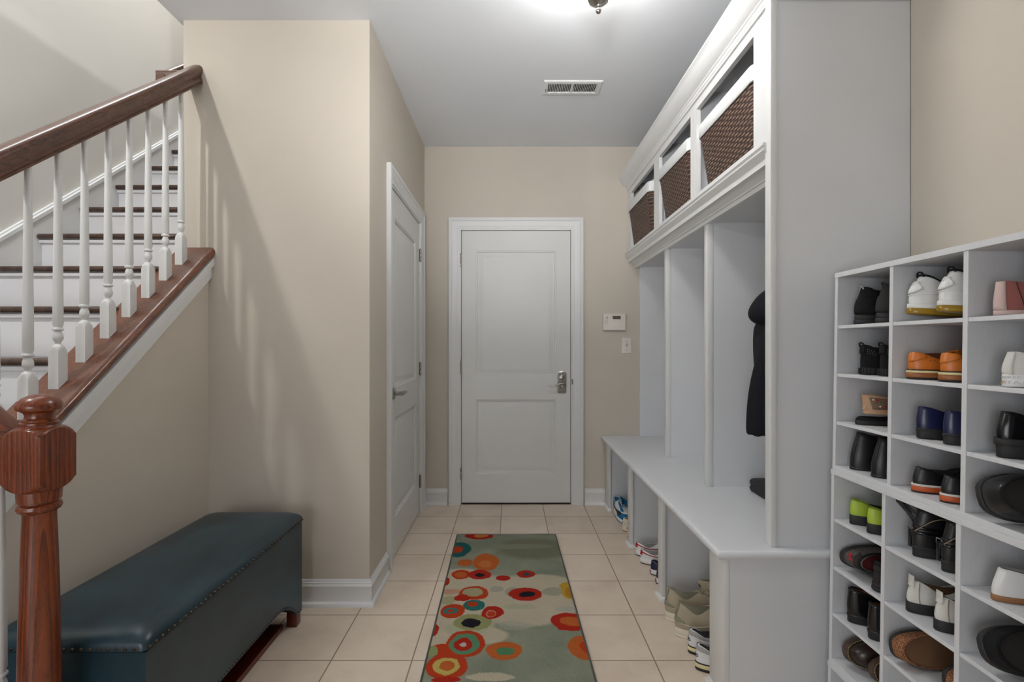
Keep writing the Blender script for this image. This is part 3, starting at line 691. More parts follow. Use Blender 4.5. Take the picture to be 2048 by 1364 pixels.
base = s.ramp(big, [(0.35, srgb(138, 146, 128)), (0.65, srgb(158, 162, 142))])
c = base
c = blob(c, 1300, 320, 330, 95, OLV, 3, 0.75)
c = blob(c, 1180, 300, 300, 22, (150, 156, 134), 3, 0.6)
for a_ in ((700, 560, 260, 90), (1350, 620, 330, 105), (1000, 700, 620, 180), (700, 900, 330, 150), (1230, 840, 340, 110), (900, 1010, 220, 75), (560, 1030, 150, 80), (1500, 760, 170, 120)):
    c = blob(c, *a_, CREAM, 5, 0.92)
for a_, cc in (((1130, 660, 60, 40), SAGE), ((1450, 660, 90, 40), SAGE), ((650, 600, 90, 30), (196, 200, 168)), ((760, 960, 200, 60), (176, 184, 150)), ((1180, 780, 160, 25), (178, 184, 148)),
                ((1150, 930, 150, 40), (176, 176, 160)), ((1010, 640, 60, 25), GRY), ((640, 660, 80, 22), (206, 132, 104)), ((620, 730, 70, 40), (160, 164, 110)), ((1560, 800, 110, 20), (176, 184, 172))):
    c = blob(c, *a_, cc, 3, 0.6)
c = blob(c, 950, 1345, 210, 36, CREAM, 6, 0.9)
for a_ in ((865, 215, 118, 27, RED), (880, 213, 60, 14, OL), (705, 325, 95, 62, TEAL), (695, 325, 45, 32, RO), (920, 425, 106, 72, OR), (915, 440, 50, 30, OL), (755, 430, 62, 30, OR), (722, 525, 74, 38, RO), (722, 527, 50, 20, OR),
           (868, 525, 92, 38, RED), (870, 527, 38, 17, NAVY), (1055, 553, 58, 23, RED), (1235, 522, 70, 30, RED), (1238, 522, 28, 12, (66, 74, 84)), (600, 585, 28, 40, RED),
           (825, 672, 122, 58, RO), (815, 665, 84, 36, (176, 172, 134)), (735, 712, 70, 30, RED), (825, 770, 92, 42, (44, 118, 112)), (818, 763, 50, 20, RO), (655, 815, 103, 57, RO), (640, 812, 62, 25, (60, 128, 124)), (636, 812, 28, 12, RO),
           (815, 905, 160, 68, (158, 160, 110)), (797, 910, 82, 38, NAVY), (970, 830, 100, 52, RED), (958, 835, 46, 30, (206, 150, 128)), (960, 836, 38, 23, RO),
           (1235, 680, 136, 57, RED), (1246, 682, 66, 25, NAVY), (1570, 650, 62, 70, (200, 164, 60)), (1585, 665, 36, 40, (190, 134, 48)),
           (1575, 903, 145, 75, RED), (1600, 898, 98, 38, OR), (1715, 1110, 150, 98, OR), (1745, 1110, 80, 60, RO), (515, 975, 28, 50, RED),
           (560, 1135, 115, 58, RO), (495, 1140, 44, 46, (150, 166, 112)), (760, 1080, 164, 112, RO), (752, 1080, 124, 86, GRN), (742, 1083, 76, 56, RED), (740, 1083, 27, 19, (196, 190, 184)),
           (1065, 1130, 150, 72, OR), (1070, 1136, 74, 32, (84, 140, 96)), (615, 1262, 178, 108, RO), (606, 1258, 112, 74, YEL), (610, 1256, 66, 42, OR), (600, 1366, 130, 26, RED), (1030, 1560, 250, 90, RED), (1040, 1560, 140, 50, OL), (600, 1600, 200, 90, TEAL)):
    c = blob(c, *a_)
c = s.mix(s.math('MULTIPLY', fine, 0.26), c, s.mix(0.60, c, (0.02, 0.018, 0.015, 1)))
c = s.mix(s.math('MULTIPLY', mid, 0.22), c, s.mix(0.5, c, srgb(90, 84, 70)))
s.bump(s.math('ADD', fine, mid), 0.6, 0.004)
M['rug'] = s.fin(c, 0.95, 0, 0.05)
b = B(); fa = fl(692, 205); fb = fl(1470, 205); na = (-0.3085, 1.25); nb_ = (0.3035, 1.25)
N = 24
def rugpt(e, t, zz):
    a = Vector(fa).lerp(Vector(na), t); d = Vector(fb).lerp(Vector(nb_), t); p = a.lerp(d, e)
    return (p.x, p.y + 0.004 * math.sin(9 * e) * (1 - t), zz)
for z0, z1 in ((0.0008, 0.008),):
    top_ = [[b.verts.new(rugpt(i / 12, j / N, z1 + 0.0012 * math.sin(j * 1.7 + i))) for i in range(13)] for j in range(N + 1)]
    bot_ = [[b.verts.new(rugpt(i / 12, j / N, z0)) for i in range(13)] for j in range(N + 1)]
    for j in range(N):
        for i in range(12):
            b.faces.new((top_[j][i], top_[j][i + 1], top_[j + 1][i + 1], top_[j + 1][i])); b.faces.new((bot_[j][i], bot_[j + 1][i], bot_[j + 1][i + 1], bot_[j][i + 1]))
        for i in (0, 12): b.faces.new((top_[j][i], top_[j + 1][i], bot_[j + 1][i], bot_[j][i]))
    for j in (0, N):
        for i in range(12): b.faces.new((top_[j][i], top_[j][i + 1], bot_[j][i + 1], bot_[j][i]))
rug = obj('runner_rug', b, M['rug']); tag(rug, 'sage and cream runner rug with red, orange and teal circles on the tiles', 'rug')
b = B(); pth = [rugpt(0, j / N, 0.0055) for j in range(N, -1, -1)] + [rugpt(i / 12, 0, 0.0055) for i in range(1, 13)] + [rugpt(1, j / N, 0.0055) for j in range(1, N + 1)]
tube(b, pth, 0.0048, 8); o = obj('binding', b, plain('grey_binding', (84, 84, 78), 0.9, bump=0.4)); o.parent = rug

# ------------------------------------------------------------------ shoe organizers
XS, YS0 = 1.006, 1.506
LEAN = Matrix.Translation((XS, 0, 0)) @ Matrix.Rotation(0.0145, 4, 'Y')
def organizer(label, yv, shelves, zlo, zhi, kick=False, dx=0.0):
    t = bpy.data.objects.new('shoe_organizer', None); C.objects.link(t); tag(t, label, 'shelf', 'stacked shoe organizers')
    t.matrix_world = LEAN @ Matrix.Translation((dx, yv[0], zlo))
    def part(n, lo, hi, mat='lam', bev=0.0008):
        lo2 = (lo[0], lo[1] - yv[0], lo[2] - zlo); hi2 = (hi[0], hi[1] - yv[0], hi[2] - zlo)
        o = obj(n, bx(lo2, hi2, bev), M[mat], None, smooth=False); o.parent = t; return o
    D = 0.292; th = 0.013
    part('side_panel', (0, yv[0] - th, zlo), (D, yv[0], zhi - 0.014)); part('side_panel', (0, yv[-1], zlo), (D, yv[-1] + th, zhi - 0.014))
    part('top_board', (-0.002, yv[-1], zhi - 0.015), (D, yv[0], zhi)); part('bottom_board', (0, yv[-1] + th, zlo), (D, yv[0] - th, zlo + 0.014))
    part('back_board', (D - 0.004, yv[-1] + th, zlo + 0.014), (D, yv[0] - th, zhi - 0.015))
    for y in yv[1:-1]: part('divider', (0.001, y - 0.006, zlo + 0.014), (D - 0.004, y + 0.006, zhi - 0.015))
    es = [yv[0] - th] + [v for y in yv[1:-1] for v in (y + 0.006, y - 0.006)] + [yv[-1] + th]
    for z in shelves:
        for a_, c_ in zip(es[0::2], es[1::2]): part('shelf', (0.003, c_, z - 0.005), (D - 0.004, a_, z + 0.005))
    return t
YV1 = [1.512, 1.289, 1.078, 0.862]; YV2 = [1.512, 1.301, 1.084, 0.868]
organizer('upper white cubby organizer full of shoes, standing on another beside the right wall', YV1, [1.2396, 1.089, 0.9386], 0.792, 1.410)
organizer('lower white cubby organizer full of shoes, carrying the upper one', YV2, [0.6345, 0.484, 0.338], 0.187, 0.792, dx=-0.003)
organizer('low white base organizer with empty cubbies resting on the floor', YV2, [], 0.002, 0.187, dx=-0.005)

# ------------------------------------------------------------------ shoes
def sm(t): t = max(0.0, min(1.0, t)); return t * t * (3 - 2 * t)
def lp(a, b, t): return a + (b - a) * t
def wrap_off(name): return 0.0042 if name == 'air_lettering' else 0.0008
class Shoe:
    def __init__(s, label, L=0.26, W=0.040, hc=0.07, hs=0.055, hf=0.075, ol=0.13, toe=0.045, heel=0.0, sole=((0.012, 'blk', 0.0),), upper='blk', lining='dk', xh=0.006,
                 bulge=0.004, wc=0.66, heelw=0.80, point=0.0, side=1, group=None, heelmat=None, blunt=0.98):
        s.__dict__.update(locals())
        s.ts = sum(x[0] for x in sole)
        s.root = bpy.data.objects.new('shoe', None); s.root.empty_display_size = 0.03; C.objects.link(s.root); tag(s.root, label, 'shoe', group)
        s.build()
    def zb(s, x): return s.heel * (1 - sm((x / s.L - 0.25) / 0.42))
    def foot(s, ph, out=0.0):
        u = (1 - math.cos(ph)) / 2; sn = math.sin(ph); sg = 1 if sn >= 0 else -1
        w = s.W * abs(sn) ** lp(s.blunt, min(s.blunt, 0.78), sm(u * 2)) * lp(s.heelw, 1.0, sm((u - 0.25) / 0.4)) * (1 - 0.10 * math.exp(-((u - 0.42) / 0.15) ** 2)) * (1 - s.point * sm((u - 0.6) / 0.4))
        x = s.L * u; y = sg * w + s.side * 0.006 * sm((u - 0.3) / 0.6)
        cx = s.L / 2
        return Vector((cx + (x - cx) * (1 + 2 * out / s.L), y * (1 + out / s.W), 0))
    def collar(s, ph, k=1.0):
        u = (1 - math.cos(ph)) / 2; sn = math.sin(ph); sg = 1 if sn >= 0 else -1
        x = s.xh + s.ol * u; y = sg * s.W * s.heelw * s.wc * abs(sn) ** 0.86 * (1 - 0.25 * sm((u - .5) / .5)) * k
        z = lp(s.hc, s.hs, sm(u / 0.5)) if u < 0.5 else lp(s.hs, s.hf, sm((u - 0.5) / 0.5))
        cx = s.xh + s.ol / 2; x = cx + (x - cx) * (k if k < 1 else 1)
        return Vector((x, y, z + s.zb(x)))
    def S(s, ph, t, off=0.0):
        p = s._S(ph, t)
        if off:
            e = 0.01; du = s._S(ph + e, t) - s._S(ph - e, t); dv = s._S(ph, min(1, t + e)) - s._S(ph, max(0, t - e))
            n = du.cross(dv)
            if n.length > 0: p = p - n.normalized() * off
        return p
    def _S(s, ph, t):
        u = (1 - math.cos(ph)) / 2; f = sm((u - 0.22) / 0.45)
        A = s.foot(ph, -0.0015); A.z = s.ts + s.zb(A.x) - 0.001; Cc = s.collar(ph); d = Cc.z - A.z
        out = (A - Vector((lp(s.L * 0.3, s.L * .6, u), 0, A.z))); out.z = 0; out = out.normalized() * s.bulge
        P1 = A + out * lp(1.0, 0.6, f); P1.z = A.z + lp(0.35 * d, min(s.toe * 1.15, d * 0.9), f)
        q = lp(0.78, 0.42, f); P2 = A.lerp(Cc, q); P2.z = A.z + lp(0.70 * d, lp(s.toe, d, 0.45), f)
        if f < 1: P2 += out * 0.4 * (1 - f)
        a = (1 - t)
        return A * a ** 3 + P1 * 3 * a * a * t + P2 * 3 * a * t * t + Cc * t ** 3
    def ob(s, name, bm, mat, parent=None, angle=60):
        o = obj(name, bm, SM[mat], None, angle=angle); o.parent = parent or s.root; return o
    def build(s):
        n = 40; ns = 9; phs = [2 * PI * i / n for i in range(n)]
        b = B(); rings = [[s.S(p, j / (ns - 1)) for p in phs] for j in range(ns)]
        lip = [s.collar(p, 0.94) + Vector((0, 0, 0.0012)) for p in phs]; lip2 = [s.collar(p, 0.90) - Vector((0, 0, 0.003)) for p in phs]
        loft(b, rings + [lip, lip2], True, False); s.up = s.ob('upper', b, s.upper)
        b = B(); fl_ = []
        zf = s.ts + 0.003
        def ins(p, k, z):
            q = s.collar(p, k); return Vector((q.x, q.y, z + s.zb(q.x)))
        mid_ = []
        for p in phs:
            a = s.collar(p, 0.90); c_ = ins(p, 0.98, zf + 0.004); mid_.append(a.lerp(c_, 0.5))
        loft(b, [lip2, mid_, [ins(p, 0.98, zf + 0.004) for p in phs], [ins(p, 0.85, zf) for p in phs]], True, True); s.ob('lining', b, s.lining)
        z = 0.0
        for k, (t, m, o_) in enumerate(s.sole):
            b = B(); ra = []
            for zz, sh in ((z, o_ - 0.0012), (z + min(0.0015, t / 3), o_), (z + t - min(0.0015, t / 3), o_), (z + t, o_ - 0.001)):
                ra.append([s.foot(p, sh) + Vector((0, 0, zz + s.zb(s.foot(p).x))) for p in phs])
            loft(b, ra); s.ob('outsole' if k == 0 else ('midsole' if k == len(s.sole) - 1 else 'welt'), b, m); z += t
        if s.heel > 0.004:
            b = B(); ra = []
            for zz, sh in ((0.0, -0.002), (0.0015, -0.001), (0.6, -0.001), (1.0, 0.0)):
                r_ = []
                for p in phs:
                    q = s.foot(p, sh); q.x = min(q.x, s.L * 0.27); q.z = (s.heel + 0.001) * zz if zz > 0.01 else zz; r_.append(q)
                ra.append(r_)
            loft(b, ra); s.ob('heel', b, s.heelmat or s.sole[0][1])
    def patch(s, name, p0, p1, t0, t1, mat, off=0.0012, n=10, m=5, shape=None):
        b = B(); V = [[b.verts.new(s.S(lp(p0, p1, i / n), lp(*(shape(i / n) if shape else (t0, t1)), j / m), off)) for j in range(m + 1)] for i in range(n + 1)]
        for i in range(n):
            for j in range(m): b.faces.new((V[i][j], V[i + 1][j], V[i + 1][j + 1], V[i][j + 1]))
        o = s.ob(name, b, mat); md = o.modifiers.new('thick', 'SOLIDIFY'); md.thickness = 0.001; md.offset = 0; return o
    def seam(s, name, pts, mat, r=0.0008, off=0.0008):
        b = B(); tube(b, [s.S(p, t, off) for p, t in pts], r, 6); return s.ob(name, b, mat)
    def dots(s, name, pts, mat, r=0.0012):
        b = B()
        for p, t in pts: bmesh.ops.create_icosphere(b, subdivisions=1, radius=r, matrix=Matrix.Translation(s.S(p, t, 0.0002)))
        return s.ob(name, b, mat)
    def laces(s, mat='lace', rows=(0.50, 0.64, 0.78, 0.92), w=0.55, bow=True):
        b = B()
        for t in rows:
            a, c_ = s.S(PI - w, t, 0.002), s.S(PI + w, t, 0.002); m_ = s.S(PI, t, 0.007)
            tube(b, [a, a.lerp(m_, .5) + Vector((0, 0, .002)), m_, c_.lerp(m_, .5) + Vector((0, 0, .002)), c_], 0.0022, 6)
        if bow:
            k = s.S(PI, 0.97, 0.01)
            for sg in (1, -1):
                tube(b, [k, k + Vector((.008, sg * .016, .010)), k + Vector((.016, sg * .030, .004)), k + Vector((.020, sg * .026, -.004)), k + Vector((.010, sg * .010, 0))], 0.002, 6)
                tube(b, [k, k + Vector((.012, sg * .010, .002)), k + Vector((.030, sg * .018, -.008))], 0.002, 6)
        return s.ob('laces', b, mat)
    def tongue(s, h=0.03, wd=0.026, mat=None, back=0.018):
        c0 = s.collar(PI); rings = []
        for k in range(6):
            f = k / 5; c_ = Vector((c0.x + 0.02 - f * (back + 0.02), 0, c0.z - 0.012 + f * (h + 0.012))); ww = wd * (1 - 0.25 * abs(f - .5)) * (1 if k < 5 else .75)
            rings.append([(c_.x + dx_ + 0.10 * abs(yy) , yy * ww, c_.z + (0 if dx_ else 0.001)) for yy, dx_ in ((-1, 0), (-.5, -.002), (0, -.003), (.5, -.002), (1, 0), (1, .003), (0, .004), (-1, .003))])
        b = B(); loft(b, rings); return s.ob('tongue', b, mat or s.upper)
    def tab(s, mat, h=0.014, wd=0.008):
        c0 = s.collar(0); b = B(); tube(b, [c0 + Vector((.001 - .005 * math.sin(PI * i / 10), -wd * math.cos(PI * i / 10), -.006 + (h * .8) * math.sin(PI * i / 10) ** .7)) for i in range(11)], 0.0022, 8)
        return s.ob('heel_tab', b, mat)
    def text(s, name, body, z, size, mat, x=-0.002, y=0.0, wrap=None):
        cu = bpy.data.curves.new(name, 'FONT'); cu.body = body; cu.size = size; cu.align_x = 'CENTER'; cu.align_y = 'CENTER'; cu.extrude = 0.0003
        cu.fill_mode = 'FRONT'; cu.resolution_u = 4; tmp = bpy.data.objects.new(name, cu); C.objects.link(tmp); bpy.context.view_layer.update(); me = bpy.data.meshes.new_from_object(tmp.evaluated_get(bpy.context.evaluated_depsgraph_get()))
        bpy.data.objects.remove(tmp); me.name = name; me.materials.clear(); me.materials.append(SM[mat]); o = bpy.data.objects.new(name, me); C.objects.link(o); o.parent = s.root
        if x > 0.05:      # flat label
            o.matrix_local = Matrix.Translation((x, y, z)) @ Matrix(((0, 0, -1, 0), (-1, 0, 0, 0), (0, 1, 0, 0), (0, 0, 0, 1))); return o
        for v_ in me.vertices:                                   # lettering follows the rounded heel
            yy = -v_.co.x + y; zz = z + v_.co.y; p = 0.0
            if wrap is None:
                for _ in range(60):
                    if abs(s.foot(p, s.sole[-1][2]).y) >= abs(yy): break
                    p += 0.02
                q = s.foot(p, s.sole[-1][2]); v_.co = (q.x - 0.0007 - v_.co.z, yy, zz)
            else:
                for _ in range(60):
                    if abs(s.S(p, wrap).y) >= abs(yy): break
                    p += 0.02
                lo_, hi_ = 0.0, 1.0
                for _ in range(12):
                    md_ = (lo_ + hi_) / 2
                    if s.S(p, md_).z < zz: lo_ = md_
                    else: hi_ = md_
                q = s.S(p, lo_); v_.co = (q.x - (0.0012 if s.W < 1 else 0) - x * 0 - wrap_off(name) - v_.co.z, yy, zz)
        return o
    def rack(s, x, y, row, yaw=0, pitch=0, roll=0, lift=0.0):
        """stands the shoe on its shelf, inside its cubby and clear of its neighbour"""
        col = 1 if y > 1.29 else (2 if y > 1.075 else 3); yv = YV1 if row < 5 else YV2
        clo = yv[col] + (0.0068 if col < 3 else 0.0138); chi = yv[col - 1] - (0.0138 if col == 1 else 0.0068)
        z = R[row] + 0.0006 + lift; ztop = CT[row]
        Rm = Euler((math.radians(roll), math.radians(pitch), math.radians(yaw)), 'XYZ').to_matrix()
        R0 = Euler((math.radians(roll), math.radians(pitch), PI if abs(yaw) > 90 else 0), 'XYZ').to_matrix()
        pts = [(ch.matrix_local @ v.co) for ch in s.root.children for v in ch.data.vertices]
        P1 = [Rm @ p for p in pts]; P0_ = [R0 @ p for p in pts]
        z -= min(p.z for p in P1)
        if col == 3: y += 0.012; x -= 0.012
        if col == 2: y += 0.006; x -= 0.010
        y = min(y, chi - max(p.y for p in P1) - 0.001)
        prev = CELL.get((row, col))
        if prev is not None and lift == 0 and prev[1] == 0: y = min(y, prev[0] - 0.001 - max(p.y for p in P0_))
        x = min(x, 0.2825 - max(p.x for p in P1))
        lo = y + min(p.y for p in P1)
        if lo < clo: print('TIGHT', s.label, round(clo - lo, 4))
        if z + max(p.z for p in P1) > ztop: print('TALL', s.label, round(z + max(p.z for p in P1) - ztop, 4))
        CELL[(row, col)] = (y + min(p.y for p in P0_), lift)
        s.root.matrix_world = LEAN @ Matrix.Translation((x, y, z)) @ Rm.to_4x4(); return s
    def put(s, x, y, z=0.001, yaw=0, pitch=0, roll=0):
        s.root.matrix_world = Matrix.Translation((x, y, z)) @ Euler((math.radians(roll), math.radians(pitch), math.radians(yaw)), 'XYZ').to_matrix().to_4x4(); return s
s = NT('speckled_cork'); v = s.coord(); n1 = s.noise(v, 330, 3, .8); s.bump(n1, .8, .0015)
CORK = s.fin(s.ramp(n1, [(.38, srgb(84, 50, 34)), (.5, srgb(140, 92, 62)), (.62, srgb(182, 140, 108))]), .85, 0, .2)
SM = {'blk': plain('black_leather', (24, 24, 27), 0.35, bump=0.25, scale=260), 'blkm': plain('black_matte_upper', (26, 26, 28), 0.8, spec=.2, bump=0.5, scale=500), 'rub': plain('black_rubber', (34, 33, 34), 0.6, bump=0.2, scale=200),
      'pat': plain('black_polished_leather', (16, 16, 19), 0.16, bump=0.06, scale=90), 'dk': plain('dark_lining', (34, 30, 28), 0.9, bump=0.2), 'char': plain('charcoal_suede', (56, 54, 54), 0.9, spec=.1, bump=0.5, scale=500),
      'wht': plain('white_leather', (226, 226, 226), 0.32, bump=0.12, scale=220), 'whtm': plain('white_canvas', (214, 213, 208), 0.85, spec=.2, bump=0.5, scale=600), 'amb': plain('amber_clear_rubber', (150, 118, 28), 0.22, bump=0.15, scale=60, vary=.35),
      'ora': plain('tan_orange_leather', (206, 116, 40), 0.34, bump=0.15, scale=220, vary=.16), 'brn': plain('brown_leather', (110, 60, 28), 0.45, bump=0.15), 'stk': plain('brown_stacked_heel', (150, 92, 46), 0.4, bump=0.1), 'crm': plain('cream_welt', (222, 208, 158), 0.5, bump=0.1),
      'nvy': plain('navy_leather', (30, 34, 72), 0.26, bump=0.12, scale=200, vary=.2), 'orr': plain('orange_rubber', (190, 88, 40), 0.5, bump=0.1), 'pnk': plain('dusty_pink_suede', (150, 96, 90), 0.9, spec=.1, bump=0.4, scale=420), 'plp': plain('pale_pink_panel', (202, 178, 172), 0.8, bump=0.4, scale=300),
      'tan': plain('tan_leather', (186, 148, 116), 0.5, bump=0.15), 'msh': plain('brown_mesh', (124, 104, 84), 0.9, bump=0.8, scale=700), 'red': plain('red_suede', (176, 30, 44), 0.7, bump=0.3), 'drd': plain('dark_red_lining', (86, 16, 20), 0.9, bump=.3), 'grn': plain('green_thread', (64, 96, 40), 0.8, bump=0),
      'lim': plain('lime_leather', (168, 194, 62), 0.4, bump=0.1, vary=.22), 'gry': plain('grey_suede', (92, 88, 86), 0.9, spec=.1, bump=0.5, scale=480), 'lgr': plain('light_grey_upper', (168, 164, 160), 0.8, bump=0.4, scale=400), 'bge': plain('beige_suede', (176, 164, 142), 0.9, spec=.1, bump=0.5, scale=420),
      'bgs': plain('off_white_sole', (214, 206, 186), 0.6, bump=0.2), 'cork': CORK, 'clg': plain('worn_tan_lining', (116, 84, 58), 0.7, bump=0.3, vary=.25), 'dbr': plain('dark_brown_leather', (46, 32, 28), 0.26, bump=0.12),
      'mbr': plain('brown_rubber', (76, 58, 48), 0.6, bump=0.3), 'yel': plain('yellow_thread', (212, 182, 84), 0.6, bump=0), 'lace': plain('grey_lace', (178, 172, 164), 0.8, bump=.3), 'olv': plain('sage_suede', (138, 136, 116), 0.9, bump=.4), 'blu': plain('blue_suede', (44, 110, 152), 0.8, spec=.15, bump=.3, scale=420),
      'gum': plain('caramel_gum', (150, 104, 66), 0.5, bump=.1), 'sil': plain('silver_thread', (196, 196, 198), 0.4, bump=0), 'gld': plain('gold_star', (176, 148, 70), 0.5, bump=0), 'cord': plain('tan_cord', (146, 126, 100), 0.8, bump=.2), 'slv': plain('silver_buckle', (190, 188, 184), 0.25, 1.0, bump=0)}
G = 'shoes in the white organizer'; GB = 'shoes in the cubbies under the bench seat'
R = {1: 1.2456, 2: 1.095, 3: 0.9446, 4: 0.8065, 5: 0.640, 6: 0.4895, 7: 0.3435, 8: 0.2015}
CT = {1: 1.395, 2: 1.2346, 3: 1.084, 4: .9336, 5: .777, 6: .6295, 7: .479, 8: .333}; CELL = {}
CC = {1: 1.396, 2: 1.183, 3: 0.969}
for k, (y, mt) in enumerate(((1.448, 'blkm'), (1.368, 'char'))):
    wn_ = ('black', 'charcoal')[k]
    o = Shoe('%s high backed sneaker in the top row of the farthest column' % wn_, hc=.112, hs=.085, hf=.10, ol=.12, sole=((.014, 'rub', .003), (.014, 'rub', .001)), upper=mt, xh=.018, W=.041, bulge=.006, group=G)
    o.patch('heel_counter', -1.0, 1.0, .05, .55, mt, .002); o.tab('lgr' if k == 0 else 'rub', .012, .006); o.rack(.030, y, 1, -3)
for k, y in enumerate((1.438, 1.363)):
    o = Shoe('black knit sneaker, %s of the pair in the far column, second row down' % ('farther', 'nearer')[k], L=.25, hc=.088, hs=.062, hf=.08, ol=.12, sole=((.020, 'rub', .002),), upper='blkm', xh=.004, W=.037, bulge=.002, group=G)
    o.dots('stud', [(-.5 - .12 * i, .62 + .09 * j) for i in range(4) for j in range(3)], 'sil', .0008)
    o.patch('heel_pull', -.35, .35, .6, 1.0, 'blkm', .003); o.tab('blkm', .016, .010)
    b = B()
    for i in range(26):
        p = -1.6 + i * .13; q = o.foot(p, .003); box(b, (q.x - .001, q.y - .001, .002), (q.x + .001, q.y + .001, .019))
    o.ob('tread_ribs', b, 'rub'); o.rack(.03, y, 2, -2)
# embroidered flats on a black slide
o = Shoe('black flat slide lying under the embroidered tan flats, third row down', L=.24, hc=.022, hs=.02, hf=.03, ol=.16, toe=.018, sole=((.012, 'rub', .001),), upper='blkm', W=.033, group=G); o.rack(.02, 1.440, 3, -2)
for k, (y, z, x, rl) in enumerate(((1.430, .0335, .035, 0), (1.345, .0, .05, 10))):
    o = Shoe(('tan mesh flat with red flower embroidery, lying on a black slide', 'tan flat leaning on its side next to the embroidered flat')[k], L=.22, hc=.056, hs=.05, hf=.04, ol=.15, toe=.03, sole=((.006, 'tan', .0),), upper='tan', lining='tan', W=.036, bulge=.001, xh=-.004, group=G)
    o.patch('mesh_panel', -2.3, -.55, .18, .86, 'msh', .0008, 14)
    o.dots('flower', [(-.85, .72), (-1.0, .35), (-1.25, .75), (-1.55, .6), (-1.9, .4)], 'red', .0045); o.dots('flower', [(-.72, .74), (-.86, .36), (-1.4, .3)], 'whtm', .0036)
    o.dots('leaf', [(-.95, .6), (-1.1, .5), (-1.1, .25), (-1.35, .6), (-1.45, .45), (-1.7, .7), (-1.8, .55), (-.8, .25), (-.78, .55)], 'grn', .0026)
    o.rack(x, y, 3, -2, 0, rl, z)
for k, y in enumerate((1.450, 1.368)):
    o = Shoe('tall backed plain black leather shoe, %s of the pair in the fourth row, far column' % ('farther', 'nearer')[k], L=.25, hc=.112, hs=.092, hf=.10, ol=.12, sole=((.008, 'blk', 0),), upper='blk', lining='brn', xh=.020, W=.044, bulge=.006, wc=.58, group=G)
    o.seam('seam', [(-.25, i / 8) for i in range(9)], 'dk'); o.rack(.012, y, 4, -2)
for k, y in enumerate((1.452, 1.385)):
    o = Shoe('lime green flat with a thick black sole, %s of the pair' % ('farther', 'nearer')[k], L=.24, hc=.074, hs=.05, hf=.045, ol=.16, toe=.03, sole=((.028, 'rub', .001),), upper='lim', W=.035, bulge=.003, xh=.004, group=G)
    o.patch('piping', -3.0, 3.0, .97, 1.0, 'rub', .0008, 30, 1); o.rack(.016, y, 5, -2)
for k, (y, x) in enumerate(((1.478, .004), (1.395, .050))):
    o = Shoe(('grey suede sneaker on its side with a red emblem, row six of the far column', 'dark sneaker with red lining tipped beside the grey one with the emblem')[k], L=.27, hc=(.088, .080)[k], hs=.074, hf=.082, ol=.11, sole=((.010, 'rub', .002), (.010, 'rub', .001)), upper=('gry', 'char')[k], lining='drd', W=(.043, .034)[k], xh=.004, wc=.58, heelw=.92, blunt=.75, group=G)
    o.patch('heel_counter', -.75, .75, .6, .98, 'char', .002); o.patch('collar_band', -2.4, 2.4, .86, 1.0, 'blkm', .003, 20, 2)
    b = B()
    if k == 0:
        q = o.S(.20, .42, .002); ey = Vector((0, 0, 1)); ez = Vector((.25, .97, 0)).normalized()
        for pth in ([(-.004, -.013), (.001, -.003), (.004, .004), (.008, .012)], [(.001, -.002), (-.007, .002), (-.012, .008)], [(.001, -.004), (.010, -.007), (.015, -.013)], [(.003, .003), (-.004, .009)]):
            tube(b, [q + ey * a * .8 + ez * c_ * .8 for a, c_ in pth], [.0022] * (len(pth) - 1) + [.0012], 6)
        bmesh.ops.create_icosphere(b, subdivisions=1, radius=.0026, matrix=Matrix.Translation(q + ey * .002 + ez * .009)); o.ob('emblem', b, 'red')
    else: b.free()
    o.rack(x, y, 6, -2, 0, (80, 4)[k])
for k, y in enumerate((1.452, 1.372)):
    o = Shoe('smooth black loafer with brown lining, %s of the pair in row seven, far column' % ('farther', 'nearer')[k], L=.25, hc=.082, hs=.066, hf=.07, ol=.15, sole=((.007, 'blk', .001),), heel=.018, upper='pat', lining='brn', W=.042, xh=.004, bulge=.005, wc=.70, group=G)
    o.patch('top_line', -3, 3, .93, 1.0, 'blk', .0012, 30, 1); o.rack(.012, y, 7, -3)
for k, (y, x) in enumerate(((1.462, .262), (1.382, .28))):
    o = Shoe('dark brown work shoe with yellow welt stitching, %s of the pair tipped on its side' % ('upper', 'lower')[k], L=.25, hc=.064, hs=.060, hf=.071, ol=.10, sole=((.022, 'mbr', .004), (.005, 'rub', .004)), upper='dbr', lining='brn', W=.043, toe=.05, group=G)
    b = B(); n_ = 70
    for i in range(0, n_):
        p = 2 * PI * i / n_; a = o.foot(p, .0028); c_ = o.foot(p + .05, .0028)
        tube(b, [a + Vector((0, 0, o.ts + .001 + o.zb(a.x))), c_ + Vector((0, 0, o.ts + .001 + o.zb(c_.x)))], .0009, 5)
    o.ob('welt_stitching', b, 'yel'); o.rack(x, y, 8, 178, 0, -74)
# column two
for k, (y, yw, x) in enumerate(((1.236, -2, .018), (1.160, -2, .018))):
    o = Shoe('glossy white sneaker with amber clear sole, %s of the pair in the top row' % ('farther', 'nearer')[k], L=.26, hc=.102, hs=.075, hf=.085, ol=.12, sole=((.014, 'amb', .004), (.012, 'wht', .003)), upper='wht', lining='blkm', W=.041, xh=.022, bulge=.009, group=G)
    o.patch('heel_clip', -.5, .5, .38, .70, 'wht', .004, shape=lambda e: (.48 - .16 * math.sin(e * PI), .52 + .22 * math.sin(e * PI))); o.seam('overlay_edge', [(-1.8 + 3.6 * i / 20, .36 + .08 * math.cos(i * .3)) for i in range(21)], 'wht', .0018)
    o.patch('collar_band', -1.2, 1.2, .93, 1.0, 'blkm', .003, 12, 2); o.tab('blkm', .016, .010); o.laces('cord'); o.text('air_lettering', 'AIR', .078, .018, 'sil', wrap=.55)
    o.rack(x, y, 1, yw, 4)
